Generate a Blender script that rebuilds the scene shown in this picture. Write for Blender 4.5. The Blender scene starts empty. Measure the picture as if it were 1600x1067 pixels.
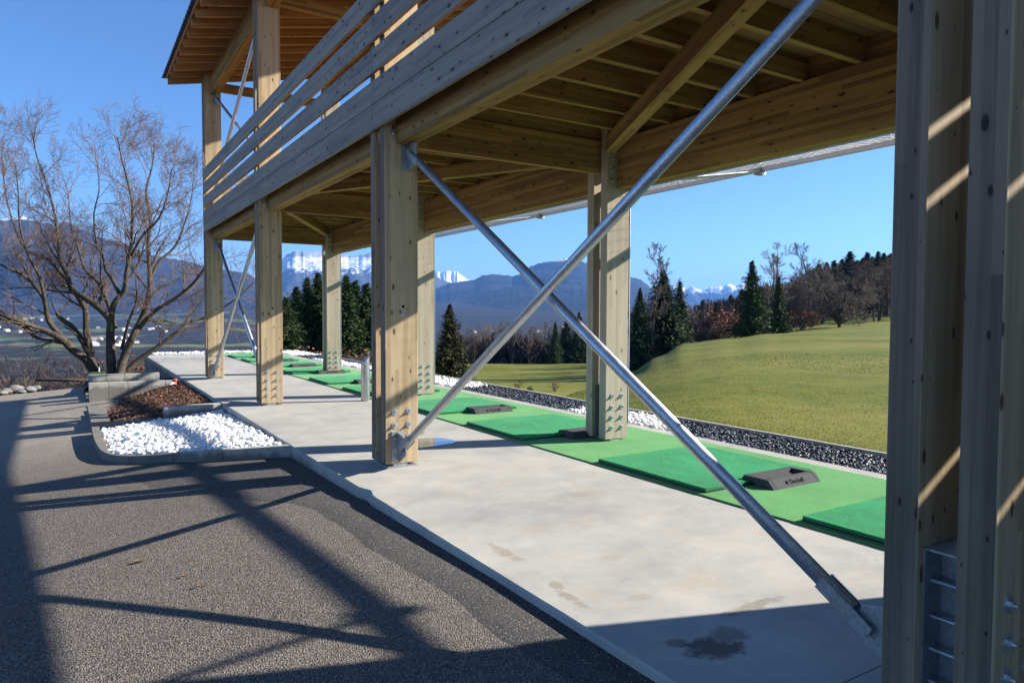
SKY, SUN, HAZE, EXPO = .072, 5.0, 7e-5, 1.45
import bpy, math, random
import numpy as np
from mathutils import Vector, Matrix, noise as mn
R = random.Random(7)
NR = np.random.RandomState(7)
sc = bpy.context.scene
COL = sc.collection
rad = math.radians

# ---------------------------------------------------------------- camera frame
CAM = Vector((0, 0, 1.5))
FPX = 1098.0
YAW, PIT, ROLL = rad(31.9584), rad(2.30891), rad(0.234667)
Fv = Vector((math.sin(YAW)*math.cos(PIT), math.cos(YAW)*math.cos(PIT), -math.sin(PIT)))
R0 = Vector((math.cos(YAW), -math.sin(YAW), 0)); U0 = R0.cross(Fv)
Rv = R0*math.cos(ROLL) + U0*math.sin(ROLL); Uv = -R0*math.sin(ROLL) + U0*math.cos(ROLL)

def at(px, py, d):
    """real place of a landmark seen at px,py when it stands d metres away"""
    return CAM + (Fv + Rv*((px-800)/FPX) - Uv*((py-533.5)/FPX))*d

def hdist(px, d):
    p = at(px, 486, d)
    return p.x, p.y

# ---------------------------------------------------------------- mesh builder
class MB:
    def __init__(s):
        s.v = []; s.f = []; s.uv = []; s.mi = []
    def face(s, idx, uv=None, mi=0):
        s.f.append(tuple(idx)); s.uv.append(uv); s.mi.append(mi)
    def box(s, o, ax, ay, az, mi=0, uo=None):
        """o corner, ax LONG axis, ay, az vectors; uv u runs along ax in metres"""
        o, ax, ay, az = Vector(o), Vector(ax), Vector(ay), Vector(az)
        if ax.cross(ay).dot(az) < 0:
            o = o + az; az = -az
        b = len(s.v)
        for k in range(8):
            s.v.append(tuple(o + ax*(k & 1) + ay*((k >> 1) & 1) + az*((k >> 2) & 1)))
        L, A, B = ax.length, ay.length, az.length
        u0 = R.uniform(0, 50) if uo is None else uo
        w0 = R.uniform(0, 50) if uo is None else uo*.37
        F = [((0,2,3,1), [(0,0),(0,A),(L,A),(L,0)], 0),
             ((4,5,7,6), [(0,0),(L,0),(L,A),(0,A)], A+B),
             ((0,1,5,4), [(0,0),(L,0),(L,B),(0,B)], 2*A+B),
             ((2,6,7,3), [(0,0),(0,B),(L,B),(L,0)], A),
             ((0,4,6,2), [(0,0),(0,B),(A,B),(A,0)], 3*A+2*B),
             ((1,3,7,5), [(0,0),(A,0),(A,B),(0,B)], 3*A+3*B)]
        for q, uv, dv in F:
            s.face([b+i for i in q], [(u0+a, w0+dv+c) for a, c in uv], mi)
        return s
    def tube(s, pts, radii, n=6, mi=0, cap=True):
        pts = [Vector(p) for p in pts]
        b = len(s.v); m = len(pts)
        prev = None; acc = 0
        for i, p in enumerate(pts):
            t = (pts[min(i+1, m-1)] - pts[max(i-1, 0)])
            t = t.normalized() if t.length > 1e-9 else Vector((0,0,1))
            if prev is None:
                a = Vector((0,0,1)) if abs(t.z) < .9 else Vector((1,0,0))
                u = t.cross(a).normalized()
            else:
                u = (prev - t*prev.dot(t))
                u = u.normalized() if u.length > 1e-6 else t.orthogonal().normalized()
            prev = u; w = t.cross(u); r = radii[i]
            for k in range(n):
                an = 2*math.pi*k/n
                s.v.append(tuple(p + u*(math.cos(an)*r) + w*(math.sin(an)*r)))
        for i in range(m-1):
            l0 = acc; acc += (pts[i+1]-pts[i]).length
            for k in range(n):
                k2 = (k+1) % n
                s.face([b+i*n+k, b+i*n+k2, b+(i+1)*n+k2, b+(i+1)*n+k],
                       [(l0, k/n*.3), (l0, (k+1)/n*.3), (acc, (k+1)/n*.3), (acc, k/n*.3)], mi)
        if cap and n > 2:
            s.face([b+k for k in range(n)][::-1], None, mi)
            s.face([b+(m-1)*n+k for k in range(n)], None, mi)
        return s
    def prism(s, poly, ext, mi=0):
        """poly list of 3d points, extruded by ext"""
        b = len(s.v); n = len(poly); e = Vector(ext)
        P = [Vector(p) for p in poly]
        nrm = Vector((0,0,0))
        for i in range(n):
            nrm += P[i].cross(P[(i+1) % n])
        if nrm.dot(e) < 0: P = P[::-1]
        for p in P: s.v.append(tuple(p))
        for p in P: s.v.append(tuple(p+e))
        s.face([b+i for i in range(n)][::-1], None, mi)
        s.face([b+n+i for i in range(n)], None, mi)
        for i in range(n):
            j = (i+1) % n
            s.face([b+i, b+j, b+n+j, b+n+i], None, mi)
        return s
    def grid(s, P, mi=0, uvs=1.0):
        """P 2d list of points"""
        b = len(s.v); nr = len(P); nc = len(P[0])
        for row in P:
            for p in row: s.v.append(tuple(p))
        for i in range(nr-1):
            for j in range(nc-1):
                s.face([b+i*nc+j, b+i*nc+j+1, b+(i+1)*nc+j+1, b+(i+1)*nc+j], None, mi)
        return s
    def build(s, name, mats, parent=None, smooth=False, bevel=0, loc=None):
        me = bpy.data.meshes.new(name)
        me.from_pydata(s.v, [], s.f)
        if any(u is not None for u in s.uv):
            uvl = me.uv_layers.new(name='UVMap')
            arr = np.zeros((len(me.loops), 2), dtype=np.float32)
            k = 0
            for f, u in zip(s.f, s.uv):
                if u is not None:
                    arr[k:k+len(f)] = u
                k += len(f)
            uvl.data.foreach_set('uv', arr.ravel())
        if not isinstance(mats, (list, tuple)): mats = [mats]
        for m in mats: me.materials.append(m)
        if len(mats) > 1: me.polygons.foreach_set('material_index', s.mi)
        if smooth: me.polygons.foreach_set('use_smooth', [True]*len(me.polygons))
        me.update()
        o = bpy.data.objects.new(name, me); COL.objects.link(o)
        if parent is not None:
            o.parent = parent
            o.matrix_parent_inverse = parent.matrix_basis.inverted()
        if bevel:
            md = o.modifiers.new('Bevel', 'BEVEL'); md.width = bevel; md.segments = 2
            md.limit_method = 'ANGLE'; md.angle_limit = rad(40); md.harden_normals = False
        return o

def tag(o, label=None, cat=None, group=None, kind=None):
    if label: o['label'] = label
    if cat: o['category'] = cat
    if group: o['group'] = group
    if kind: o['kind'] = kind
    return o
def empty(name, loc):
    o = bpy.data.objects.new(name, None); COL.objects.link(o)
    o.location = loc; o.empty_display_size = .2
    return o
def kids(o): return list(o.children)
def copy_tree(o, parent=None):
    c = o.copy(); COL.objects.link(c)
    if parent is not None:
        mi = o.matrix_parent_inverse.copy(); c.parent = parent; c.matrix_parent_inverse = mi
    for ch in kids(o): copy_tree(ch, c)
    return c
def npmesh(name, V, Fc, mat, parent=None, smooth=False):
    """V (n,3) array, Fc (m,k) array of equal-size faces"""
    me = bpy.data.meshes.new(name)
    V = np.asarray(V, dtype=np.float32); Fc = np.asarray(Fc, dtype=np.int32)
    m, k = Fc.shape
    me.vertices.add(len(V)); me.vertices.foreach_set('co', V.ravel())
    me.loops.add(m*k); me.loops.foreach_set('vertex_index', Fc.ravel())
    me.polygons.add(m); me.polygons.foreach_set('loop_start', np.arange(0, m*k, k, dtype=np.int32))
    me.polygons.foreach_set('loop_total', np.full(m, k, dtype=np.int32))
    if smooth: me.polygons.foreach_set('use_smooth', [True]*m)
    me.materials.append(mat); me.update(calc_edges=True); me.validate()
    o = bpy.data.objects.new(name, me); COL.objects.link(o)
    if parent is not None:
        o.parent = parent; o.matrix_parent_inverse = parent.matrix_basis.inverted()
    return o

# ---------------------------------------------------------------- materials
class NT:
    def __init__(s, name, rough=.8, metal=0, spec=.3):
        s.m = bpy.data.materials.new(name); s.m.use_nodes = True
        s.t = s.m.node_tree; s.b = s.t.nodes['Principled BSDF']
        s.b.inputs['Roughness'].default_value = rough
        s.b.inputs['Metallic'].default_value = metal
        s.b.inputs['Specular IOR Level'].default_value = spec
    def n(s, typ, props=None, **inp):
        nd = s.t.nodes.new(typ)
        for k, v in (props or {}).items(): setattr(nd, k, v)
        for k, v in inp.items():
            key = int(k[1:]) if k[0] == '_' and k[1:].isdigit() else k.replace('_', ' ')
            s.set(nd.inputs[key], v)
        return nd
    def set(s, sock, v):
        if isinstance(v, bpy.types.NodeSocket): s.t.links.new(v, sock)
        elif isinstance(v, (tuple, list)) and len(v) == 3 and sock.type == 'RGBA': sock.default_value = (*v, 1)
        else: sock.default_value = v
    def math(s, op, a, b=0.0, c=None, clamp=False):
        nd = s.n('ShaderNodeMath', {'operation': op, 'use_clamp': clamp}, _0=a, _1=b)
        if c is not None: s.set(nd.inputs[2], c)
        return nd.outputs[0]
    def pos(s, kind='pos'):
        if kind == 'pos': return s.n('ShaderNodeNewGeometry').outputs['Position']
        return s.n('ShaderNodeTexCoord').outputs[{'obj': 'Object', 'uv': 'UV', 'gen': 'Generated'}[kind]]
    def scale(s, vec, sv, off=(0,0,0)):
        nd = s.n('ShaderNodeMapping'); s.set(nd.inputs['Vector'], vec)
        nd.inputs['Scale'].default_value = sv if isinstance(sv, tuple) else (sv,)*3
        nd.inputs['Location'].default_value = off
        return nd.outputs[0]
    def noise(s, vec, sc_, det=4, rough=.55, dist=0, col=False):
        nd = s.n('ShaderNodeTexNoise', Vector=vec, Scale=sc_, Detail=det, Roughness=rough, Distortion=dist)
        return nd.outputs['Color' if col else 'Fac']
    def ramp(s, fac, stops, interp='LINEAR'):
        nd = s.n('ShaderNodeValToRGB'); s.set(nd.inputs[0], fac); cr = nd.color_ramp
        cr.interpolation = interp
        while len(cr.elements) > 1: cr.elements.remove(cr.elements[-1])
        cr.elements[0].position = stops[0][0]
        c = stops[0][1]; cr.elements[0].color = (*c, 1) if isinstance(c, tuple) else (c, c, c, 1)
        for p, c in stops[1:]:
            e = cr.elements.new(p); e.color = (*c, 1) if isinstance(c, tuple) else (c, c, c, 1)
        return nd.outputs[0]
    def mix(s, fac, a, b, mode='MIX'):
        nd = s.n('ShaderNodeMix', {'data_type': 'RGBA', 'blend_type': mode})
        s.set(nd.inputs[0], fac); s.set(nd.inputs[6], a); s.set(nd.inputs[7], b)
        return nd.outputs[2]
    def sep(s, vec):
        return s.n('ShaderNodeSeparateXYZ', Vector=vec).outputs
    def comb(s, x, y, z):
        nd = s.n('ShaderNodeCombineXYZ'); s.set(nd.inputs[0], x); s.set(nd.inputs[1], y); s.set(nd.inputs[2], z)
        return nd.outputs[0]
    def color(s, c): s.set(s.b.inputs['Base Color'], c)
    def rough(s, c): s.set(s.b.inputs['Roughness'], c)
    def bump(s, h, strength=.5, dist=.01, prev=None):
        nd = s.n('ShaderNodeBump', Height=h, Strength=strength, Distance=dist)
        if prev is not None: s.set(nd.inputs['Normal'], prev)
        s.set(s.b.inputs['Normal'], nd.outputs[0])
        return nd.outputs[0]

def wood(name, light, dark, knot, weather=0.0, weather_col=(.3,.3,.28), dens=.55, satin=.75):
    m = NT(name, rough=satin, spec=.25)
    uv = m.pos('uv'); o = m.sep(uv); u, v = o[0], o[1]
    rnd = m.n('ShaderNodeObjectInfo').outputs['Random']
    r10 = m.math('MULTIPLY', rnd, 17.0)
    # knots
    kv = m.comb(m.math('MULTIPLY', u, 4.6), m.math('MULTIPLY', v, 10.5), 0.0)
    vo = m.n('ShaderNodeTexVoronoi', {'voronoi_dimensions': '2D', 'feature': 'F1'}, Vector=kv, Scale=1.0, Randomness=1.0)
    d = vo.outputs['Distance']; kc = m.sep(vo.outputs['Color'])
    keep = m.math('LESS_THAN', kc[0], dens)
    size = m.math('MULTIPLY_ADD', m.math('MULTIPLY', kc[1], kc[1]), .15, .022)
    kn = m.math('DIVIDE', d, size)
    kmask = m.math('MULTIPLY', m.ramp(kn, [(0, 1.0), (.75, .85), (1.0, 0.0)]), keep)
    halo = m.math('MULTIPLY', m.ramp(m.math('DIVIDE', kn, 3.0), [(0, 1.0), (1.0, 0.0)]), keep)
    # grain bends round the knots
    vv = m.math('ADD', v, m.math('MULTIPLY', halo, .012))
    g1 = m.noise(m.comb(m.math('MULTIPLY', u, 1.1), m.math('MULTIPLY', vv, 55.0), r10), 1.0, 5, .6, .3)
    g2 = m.noise(m.comb(m.math('MULTIPLY', u, 6.0), m.math('MULTIPLY', vv, 240.0), r10), 1.0, 3, .6)
    # laminations 4.5 cm wide, finger-jointed lengths
    lam = m.math('FLOOR', m.math('DIVIDE', v, .043))
    seg = m.math('FLOOR', m.math('ADD', m.math('DIVIDE', u, 1.9), m.math('MULTIPLY', lam, .37)))
    wn = m.n('ShaderNodeTexWhiteNoise', {'noise_dimensions': '3D'}, Vector=m.comb(lam, seg, r10)).outputs['Value']
    tone = m.math('ADD', m.math('MULTIPLY', g1, .62), m.math('MULTIPLY_ADD', wn, .32, m.math('MULTIPLY', g2, .22)))
    c = m.ramp(tone, [(.36, dark), (.74, light)])
    if weather > 0:
        wz = m.noise(m.comb(m.math('MULTIPLY', u, .8), m.math('MULTIPLY', v, 7.0), r10), 1.0, 4, .6)
        wm = m.math('MULTIPLY', m.ramp(wz, [(.3, .35), (.7, 1.0)]), weather)
        c = m.mix(wm, c, weather_col)
    stain = m.noise(m.comb(m.math('MULTIPLY', u, .9), m.math('MULTIPLY', v, 3.0), r10), 1.0, 3, .6)
    c = m.mix(m.ramp(stain, [(.5, 0.0), (.78, .35)]), c, tuple(x*.55 for x in dark))
    c = m.mix(m.math('MULTIPLY', halo, .35), c, dark)
    c = m.mix(kmask, c, knot)
    m.color(c)
    m.bump(m.math('ADD', g2, m.math('MULTIPLY', g1, .8)), .25, .003)
    return m.m

M = {}
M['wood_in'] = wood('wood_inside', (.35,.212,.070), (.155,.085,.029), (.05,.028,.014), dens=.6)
M['wood_post'] = wood('wood_post', (.53,.395,.225), (.29,.20,.105), (.09,.055,.03), .3, (.34,.305,.245), dens=.5)
M['wood_back'] = wood('wood_back_post', (.44,.37,.265), (.25,.205,.14), (.11,.08,.05), .5, (.36,.335,.28), dens=.4)
M['wood_board'] = wood('wood_guard_board', (.34,.29,.225), (.165,.14,.115), (.03,.023,.018), .5, (.245,.24,.235), dens=.8)
M['wood_edge_shade'] = wood('wood_shaded_edge', (.28,.195,.13), (.105,.075,.052), (.03,.017,.012), .3, (.17,.145,.125), dens=.7)  # post edges, darkened so the base colour carries their shade
M['wood_rafter'] = wood('wood_rafter', (.42,.235,.095), (.25,.125,.048), (.10,.045,.02), dens=.5)

def planks():
    m = NT('plank_underside', .8); p = m.sep(m.pos()); x, y = p[0], p[1]
    k = m.math('DIVIDE', y, .12); fr = m.math('FRACT', k)
    wn = m.n('ShaderNodeTexWhiteNoise', {'noise_dimensions': '1D'}, W=m.math('FLOOR', k)).outputs['Value']
    g = m.noise(m.comb(m.math('MULTIPLY', x, 1.5), m.math('MULTIPLY', y, 40.0), 0.0), 1.0, 4)
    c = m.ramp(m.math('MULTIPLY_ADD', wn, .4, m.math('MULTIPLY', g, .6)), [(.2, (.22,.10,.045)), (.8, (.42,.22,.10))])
    gap = m.math('LESS_THAN', fr, .05)
    m.color(m.mix(gap, c, (.02,.012,.008))); return m.m
M['plank'] = planks()

def galv(name, col=(.60,.63,.67), ro=.38):
    m = NT(name, ro, .85, .5); p = m.pos()
    v = m.n('ShaderNodeTexVoronoi', Vector=p, Scale=70.0).outputs['Color']
    s_ = m.sep(v)[0]
    n_ = m.noise(p, 9, 4)
    c = m.ramp(m.math('MULTIPLY_ADD', s_, .4, m.math('MULTIPLY', n_, .6)), [(.25, tuple(x*.72 for x in col)), (.75, col)])
    m.color(c); m.rough(m.math('MULTIPLY_ADD', n_, .25, ro-.1)); m.bump(n_, .05, .003); return m.m
M['galv'] = galv('galvanised_steel')
M['plate'] = galv('galvanised_plate', (.42,.44,.46), .5)
M['bolt'] = galv('bolt_steel', (.72,.73,.72), .3)
M['inox'] = galv('brushed_steel', (.58,.56,.54), .22)

def concrete():
    m = NT('concrete_slab', .85); p = m.pos(); s = m.sep(p)
    n1 = m.noise(p, .8, 6, .6, .4); n2 = m.noise(m.scale(p, (1.3, 1.6, 1)), 1.6, 6, .7, .2); n3 = m.noise(p, 45, 4, .6)
    c = m.ramp(m.math('MULTIPLY_ADD', n1, .5, m.math('MULTIPLY', n2, .5)), [(.34, (.265,.262,.25)), (.50, (.355,.348,.32)), (.66, (.44,.42,.37))])
    # warm dirty patches
    d1 = m.noise(p, 2.4, 5, .65, .6)
    c = m.mix(m.ramp(d1, [(.56, 0.0), (.68, .45)]), c, (.38,.31,.21))
    sp = m.noise(p, 16, 3, .5); c = m.mix(m.ramp(sp, [(.70, 0.0), (.76, .5)]), c, (.16,.13,.10))
    # spilled-soil stains
    nd = m.noise(p, 7.5, 7, .8, .1)
    for (sx, sy, rx, ry, st, col) in ((2.41,2.15,.17,.12,.85,(.07,.055,.04)), (2.56,2.20,.16,.09,.6,(.10,.08,.06)), (2.31,2.27,.07,.05,.6,(.09,.07,.05)), (2.95,2.36,.26,.05,.5,(.14,.10,.065)),
                                  (2.20,2.92,.05,.14,.6,(.20,.155,.10)), (2.24,3.12,.05,.07,.5,(.20,.155,.10)), (2.27,3.72,.06,.20,.5,(.22,.165,.11)), (2.8,3.3,.10,.06,.3,(.30,.23,.14)), (2.5,2.75,.10,.05,.3,(.26,.2,.13)), (3.6,4.6,.3,.1,.25,(.32,.25,.16))):
        dx = m.math('DIVIDE', m.math('SUBTRACT', s[0], sx), rx); dy = m.math('DIVIDE', m.math('SUBTRACT', s[1], sy), ry)
        r = m.math('ADD', m.math('MULTIPLY', dx, dx), m.math('MULTIPLY', dy, dy))
        r = m.math('ADD', r, m.math('MULTIPLY', m.math('SUBTRACT', nd, .5), 4.2))
        c = m.mix(m.ramp(r, [(.25, st), (.9, 0.0)]), c, col)
    jl = m.math('ABSOLUTE', m.math('SUBTRACT', m.math('ADD', s[1], m.math('MULTIPLY', m.math('SUBTRACT', n3, .5), .004)), 1.665))
    c = m.mix(m.math('MULTIPLY', m.math('LESS_THAN', jl, .004), .8), c, (.05,.045,.04))
    # damp at the chipped outer edge and grime at the foot of the side
    foot = m.math('MULTIPLY', m.ramp(s[2], [(0, 1.0), (1, 0.0)]), 1.0)
    zz = m.math('MULTIPLY_ADD', m.math('SUBTRACT', n2, .5), .14, s[2])
    c = m.mix(m.ramp(m.math('MULTIPLY', zz, -1.0), [(.05, 0.0), (.13, .75)]), c, (.10,.09,.075))
    m.color(c); m.rough(m.math('MULTIPLY_ADD', n2, .3, .62))
    m.bump(m.math('MULTIPLY_ADD', n3, .6, n1), .25, .006); return m.m
M['concrete'] = concrete()

def block():
    m = NT('concrete_block', .95); p = m.pos()
    n1 = m.noise(p, 3, 5, .6); n3 = m.noise(p, 90, 3, .7)
    c = m.ramp(m.math('MULTIPLY_ADD', n1, .6, m.math('MULTIPLY', n3, .4)), [(.3, (.28,.27,.245)), (.7, (.48,.46,.41))])
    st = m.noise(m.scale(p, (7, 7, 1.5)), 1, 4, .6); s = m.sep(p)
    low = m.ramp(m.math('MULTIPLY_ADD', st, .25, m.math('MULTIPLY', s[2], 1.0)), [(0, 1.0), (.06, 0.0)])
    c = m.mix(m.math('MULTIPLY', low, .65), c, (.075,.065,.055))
    m.color(c); m.bump(n3, .5, .006); return m.m
M['block'] = block()

def asphalt(name, a, b, grit, stone, sc1=95.0, bumpd=.012):
    m = NT(name, .88, spec=.35); p = m.pos(); s = m.sep(p)
    v = m.n('ShaderNodeTexVoronoi', Vector=p, Scale=sc1); cell = m.sep(v.outputs['Color'])
    n1 = m.noise(p, .55, 5, .6, .3); n2 = m.noise(p, 260, 2, .6); n4 = m.noise(p, 5, 4, .6)
    base = m.ramp(m.math('MULTIPLY_ADD', n1, .65, m.math('MULTIPLY', n4, .35)), [(.33, a), (.68, b)])
    c = m.mix(m.ramp(cell[0], [(.0, 0.0), (1.0, grit)]), base, stone)
    dk = m.math('MULTIPLY', m.ramp(cell[1], [(.45, 0.0), (.7, 1.0)]), .7)
    c = m.mix(dk, c, tuple(x*.5 for x in a))
    hl = m.math('GREATER_THAN', cell[2], .965)
    c = m.mix(m.math('MULTIPLY', hl, .8), c, (.42,.40,.36))
    c = m.mix(m.ramp(v.outputs['Distance'], [(.25, 0.0), (.75, .85)]), c, tuple(x*.25 for x in a))
    if grit > .4:
        nd = m.noise(p, 1.5, 6, .7, .8)
        c = m.mix(m.ramp(nd, [(.52, 0.0), (.7, .45)]), c, (.13,.10,.07))
        # pale dusty far end of the lot
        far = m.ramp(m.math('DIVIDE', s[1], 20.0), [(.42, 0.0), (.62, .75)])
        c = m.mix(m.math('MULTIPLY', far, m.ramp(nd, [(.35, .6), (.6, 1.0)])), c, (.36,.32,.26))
    m.color(c)
    h = m.math('MULTIPLY_ADD', m.math('SUBTRACT', 1.0, v.outputs['Distance']), .8, m.math('MULTIPLY', n2, .3))
    m.bump(h, .8, bumpd); return m.m
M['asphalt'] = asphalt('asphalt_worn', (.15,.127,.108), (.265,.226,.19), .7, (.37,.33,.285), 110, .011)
M['asphalt_new'] = asphalt('asphalt_patch', (.09,.084,.079), (.14,.132,.123), .45, (.21,.20,.185), 130, .005)

def turf(name, a, b, sc1, bs):
    m = NT(name, .92, spec=.1); p = m.pos()
    n1 = m.noise(p, sc1, 3, .7); n2 = m.noise(p, 1.4, 4, .6); n3 = m.noise(p, sc1*3.1, 2, .7)
    c = m.ramp(m.math('MULTIPLY_ADD', n1, .5, m.math('MULTIPLY_ADD', n3, .3, m.math('MULTIPLY', n2, .36))), [(.42, a), (.72, b)])
    m.color(c); m.bump(m.math('ADD', n1, n3), bs, .008)
    try: m.b.inputs['Sheen Weight'].default_value = .15
    except Exception: pass
    return m.m
M['carpet'] = turf('green_carpet', (.04,.19,.045), (.11,.38,.095), 120, .5)
M['mat'] = turf('green_mat_turf', (.001,.12,.032), (.010,.37,.11), 90, .8)
M['rubber'] = (lambda m: (m.color(m.ramp(m.noise(m.pos(), 60, 3), [(.3, (.012,.012,.013)), (.7, (.028,.028,.03))])), m.bump(m.noise(m.pos(), 150, 2), .3, .003), m.m)[-1])(NT('black_rubber', .5, spec=.5))
M['tray'] = (lambda m: (m.color(m.ramp(m.noise(m.pos(), 60, 3), [(.3, (.055,.055,.057)), (.7, (.085,.085,.088))])), m.bump(m.noise(m.pos(), 150, 2), .3, .003), m.m)[-1])(NT('tray_rubber', .85, spec=.12))
def flat(name, c, ro=.6, metal=0, var=.15, sc1=20):
    m = NT(name, ro, metal); n_ = m.noise(m.pos(), sc1, 4)
    m.color(m.ramp(n_, [(.3, tuple(x*(1-var) for x in c)), (.7, tuple(min(1, x*(1+var)) for x in c))])); return m.m
M['ink'] = flat('black_print', (.004,.004,.004), .95); M['ink'].node_tree.nodes['Principled BSDF'].inputs['Specular IOR Level'].default_value = 0
M['roof'] = flat('roof_sheet_dark', (.035,.04,.06), .35, 0, .2, 6)
def pebble(name, a, b, rv=.15):
    m = NT(name, .7, spec=.3); p = m.pos()
    v = m.n('ShaderNodeTexVoronoi', Vector=p, Scale=14.0); cv = m.sep(v.outputs['Color'])[0]
    n_ = m.noise(p, 60, 4)
    m.color(m.ramp(m.math('MULTIPLY_ADD', cv, .5, m.math('MULTIPLY', n_, .5)), [(.25, a), (.75, b)])); m.bump(n_, .2, .004); return m.m
M['white_pebble'] = pebble('white_pebbles', (.72,.71,.68), (.90,.89,.86))
M['slate'] = pebble('slate_chips', (.018,.023,.034), (.075,.09,.115)); 
M['slate'].node_tree.nodes['Principled BSDF'].inputs['Roughness'].default_value = .42
M['slate_base'] = flat('slate_bed', (.03,.033,.04), .9)
M['bark_chip'] = pebble('bark_chips', (.06,.028,.018), (.24,.13,.085))
M['soil'] = flat('dark_soil', (.035,.028,.022), .95, 0, .5, 9)
M['rock'] = flat('grey_rock', (.17,.165,.155), .9, 0, .35, 5)

def ground_mat():
    m = NT('meadow_ground', .95, spec=.08); p = m.pos(); s = m.sep(p)
    dist = m.math('SQRT', m.math('ADD', m.math('MULTIPLY', s[0], s[0]), m.math('MULTIPLY', s[1], s[1])))
    n1 = m.noise(p, .12, 5, .6, .5); n2 = m.noise(p, 1.3, 5, .7); n3 = m.noise(p, 16, 4, .75); n5 = m.noise(p, 70, 3, .7)
    g = m.ramp(m.math('MULTIPLY_ADD', n1, .4, m.math('MULTIPLY_ADD', n2, .3, m.math('MULTIPLY', n3, .3))),
               [(.38, (.065,.09,.014)), (.46, (.14,.152,.024)), (.53, (.20,.195,.038)), (.61, (.275,.23,.08))])
    g = m.mix(m.ramp(n5, [(.38, .0), (.58, .65)]), g, (.05,.07,.014))
    g = m.mix(m.ramp(n3, [(.62, 0.0), (.72, .7)]), g, (.24,.2,.10))
    # winter valley: brown woods, fields in strips
    w1 = m.noise(m.scale(p, (1, 1, 0)), .0022, 5, .6, .4); w2 = m.noise(m.scale(p, (1, 1, 0)), .03, 5, .75)
    w3 = m.noise(m.scale(p, (1, 1, 0)), .009, 4, .6)
    woods = m.ramp(w2, [(.36, (.012,.012,.012)), (.52, (.028,.027,.024)), (.68, (.065,.057,.048))])
    fields = m.ramp(w3, [(.4, (.06,.11,.03)), (.55, (.14,.16,.06)), (.68, (.20,.16,.09))])
    fm = m.math('MULTIPLY', m.ramp(w1, [(.525, 0.0), (.55, .8)]), m.ramp(m.math('DIVIDE', s[0], m.math('MAXIMUM', s[1], 1.0)), [(.24, 1.0), (.34, 0.0)]))
    nearf = m.ramp(m.math('DIVIDE', dist, 1000.0), [(.75, 0.0), (.85, 1.0)])
    valley = m.mix(m.math('MULTIPLY', fm, nearf), woods, fields)
    # left flank below the lot is rough wooded bank, the meadow is to the right
    az = m.math('SUBTRACT', s[0], m.math('MULTIPLY', s[1], .42))
    edge = m.math('ADD', az, m.math('MULTIPLY', m.math('SUBTRACT', n1, .5), 6.0))
    isfar = m.ramp(m.math('DIVIDE', m.math('ADD', dist, m.math('MULTIPLY', n1, 20.0)), 200.0), [(.60, 0.0), (.68, 1.0)])
    left = m.ramp(m.math('DIVIDE', edge, -10.0), [(0.0, 0.0), (.3, 1.0)])
    mask = m.math('MAXIMUM', isfar, left)
    leaf = m.ramp(n3, [(.4, (.045,.034,.022)), (.6, (.12,.085,.045))])
    valley = m.mix(m.ramp(m.math('DIVIDE', dist, 200.0), [(.3, 1.0), (.7, 0.0)]), valley, leaf)
    m.color(m.mix(mask, g, valley))
    m.bump(m.math('MULTIPLY_ADD', n3, .6, m.math('MULTIPLY', n5, .5)), .35, .012); return m.m
M['ground'] = ground_mat()

def mountain(name, forest, rock, lo, hi, snow, amt=.5, sc1=.004, cliff=0):
    """snow lies above a wavering line between lo and hi metres, less on steep faces"""
    m = NT(name, .95, spec=.05); p = m.pos(); s = m.sep(p)
    nz = m.sep(m.n('ShaderNodeNewGeometry').outputs['Normal'])[2]
    n1 = m.noise(p, sc1, 6, .65, .3); n2 = m.noise(m.scale(p, (1, 1, .35)), sc1*5, 5, .7)
    c = m.ramp(m.math('MULTIPLY_ADD', n1, .5, m.math('MULTIPLY', n2, .5)), [(.36, tuple(x*.45 for x in forest)), (.52, forest), (.66, rock)])
    if snow:
        t = m.math('DIVIDE', m.math('SUBTRACT', s[2], lo), hi-lo)
        t = m.math('ADD', t, m.math('MULTIPLY', m.math('SUBTRACT', n2, .5), 1.6*amt))
        t = m.math('ADD', t, m.math('MULTIPLY', m.math('SUBTRACT', n1, .5), 1.2*amt))
        k = m.ramp(t, [(.42, 0.0), (.56, 1.0)])
        rk = m.noise(p, sc1*2.6, 7, .78, .6)
        steep = m.ramp(m.math('MULTIPLY_ADD', nz, .12, rk), [(.50, 0.0), (.56, 1.0)])
        rockc = m.ramp(n2, [(.35, (.09,.085,.08)), (.65, (.24,.23,.22))])
        sn = m.mix(steep, rockc, (.85,.87,.9))
        if cliff:
            st = m.noise(m.scale(p, (1, 1, 1)), .011, 7, .8)
            ct = m.math('ADD', m.math('DIVIDE', m.math('SUBTRACT', s[2], cliff), 60.0), m.math('MULTIPLY', m.math('SUBTRACT', n2, .5), 1.2))
            sn = m.mix(m.ramp(ct, [(0, 0.0), (.35, .85)]), sn, m.ramp(st, [(.38, (.12,.12,.125)), (.52, (.30,.30,.30)), (.64, (.5,.51,.53))]))
        c = m.mix(k, c, sn)
    m.color(c); return m.m
# ================================================================ ground, lot, slab
def zlot(x, y):
    xx = max(x, -4.0); yy = min(y, 10.0) - 3.5; yy2 = max(yy, 0)
    z = -.06 - .02*yy2 - .011*yy2*(2 - xx)
    if y > 10: z -= .012*(y-10)
    return z

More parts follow.
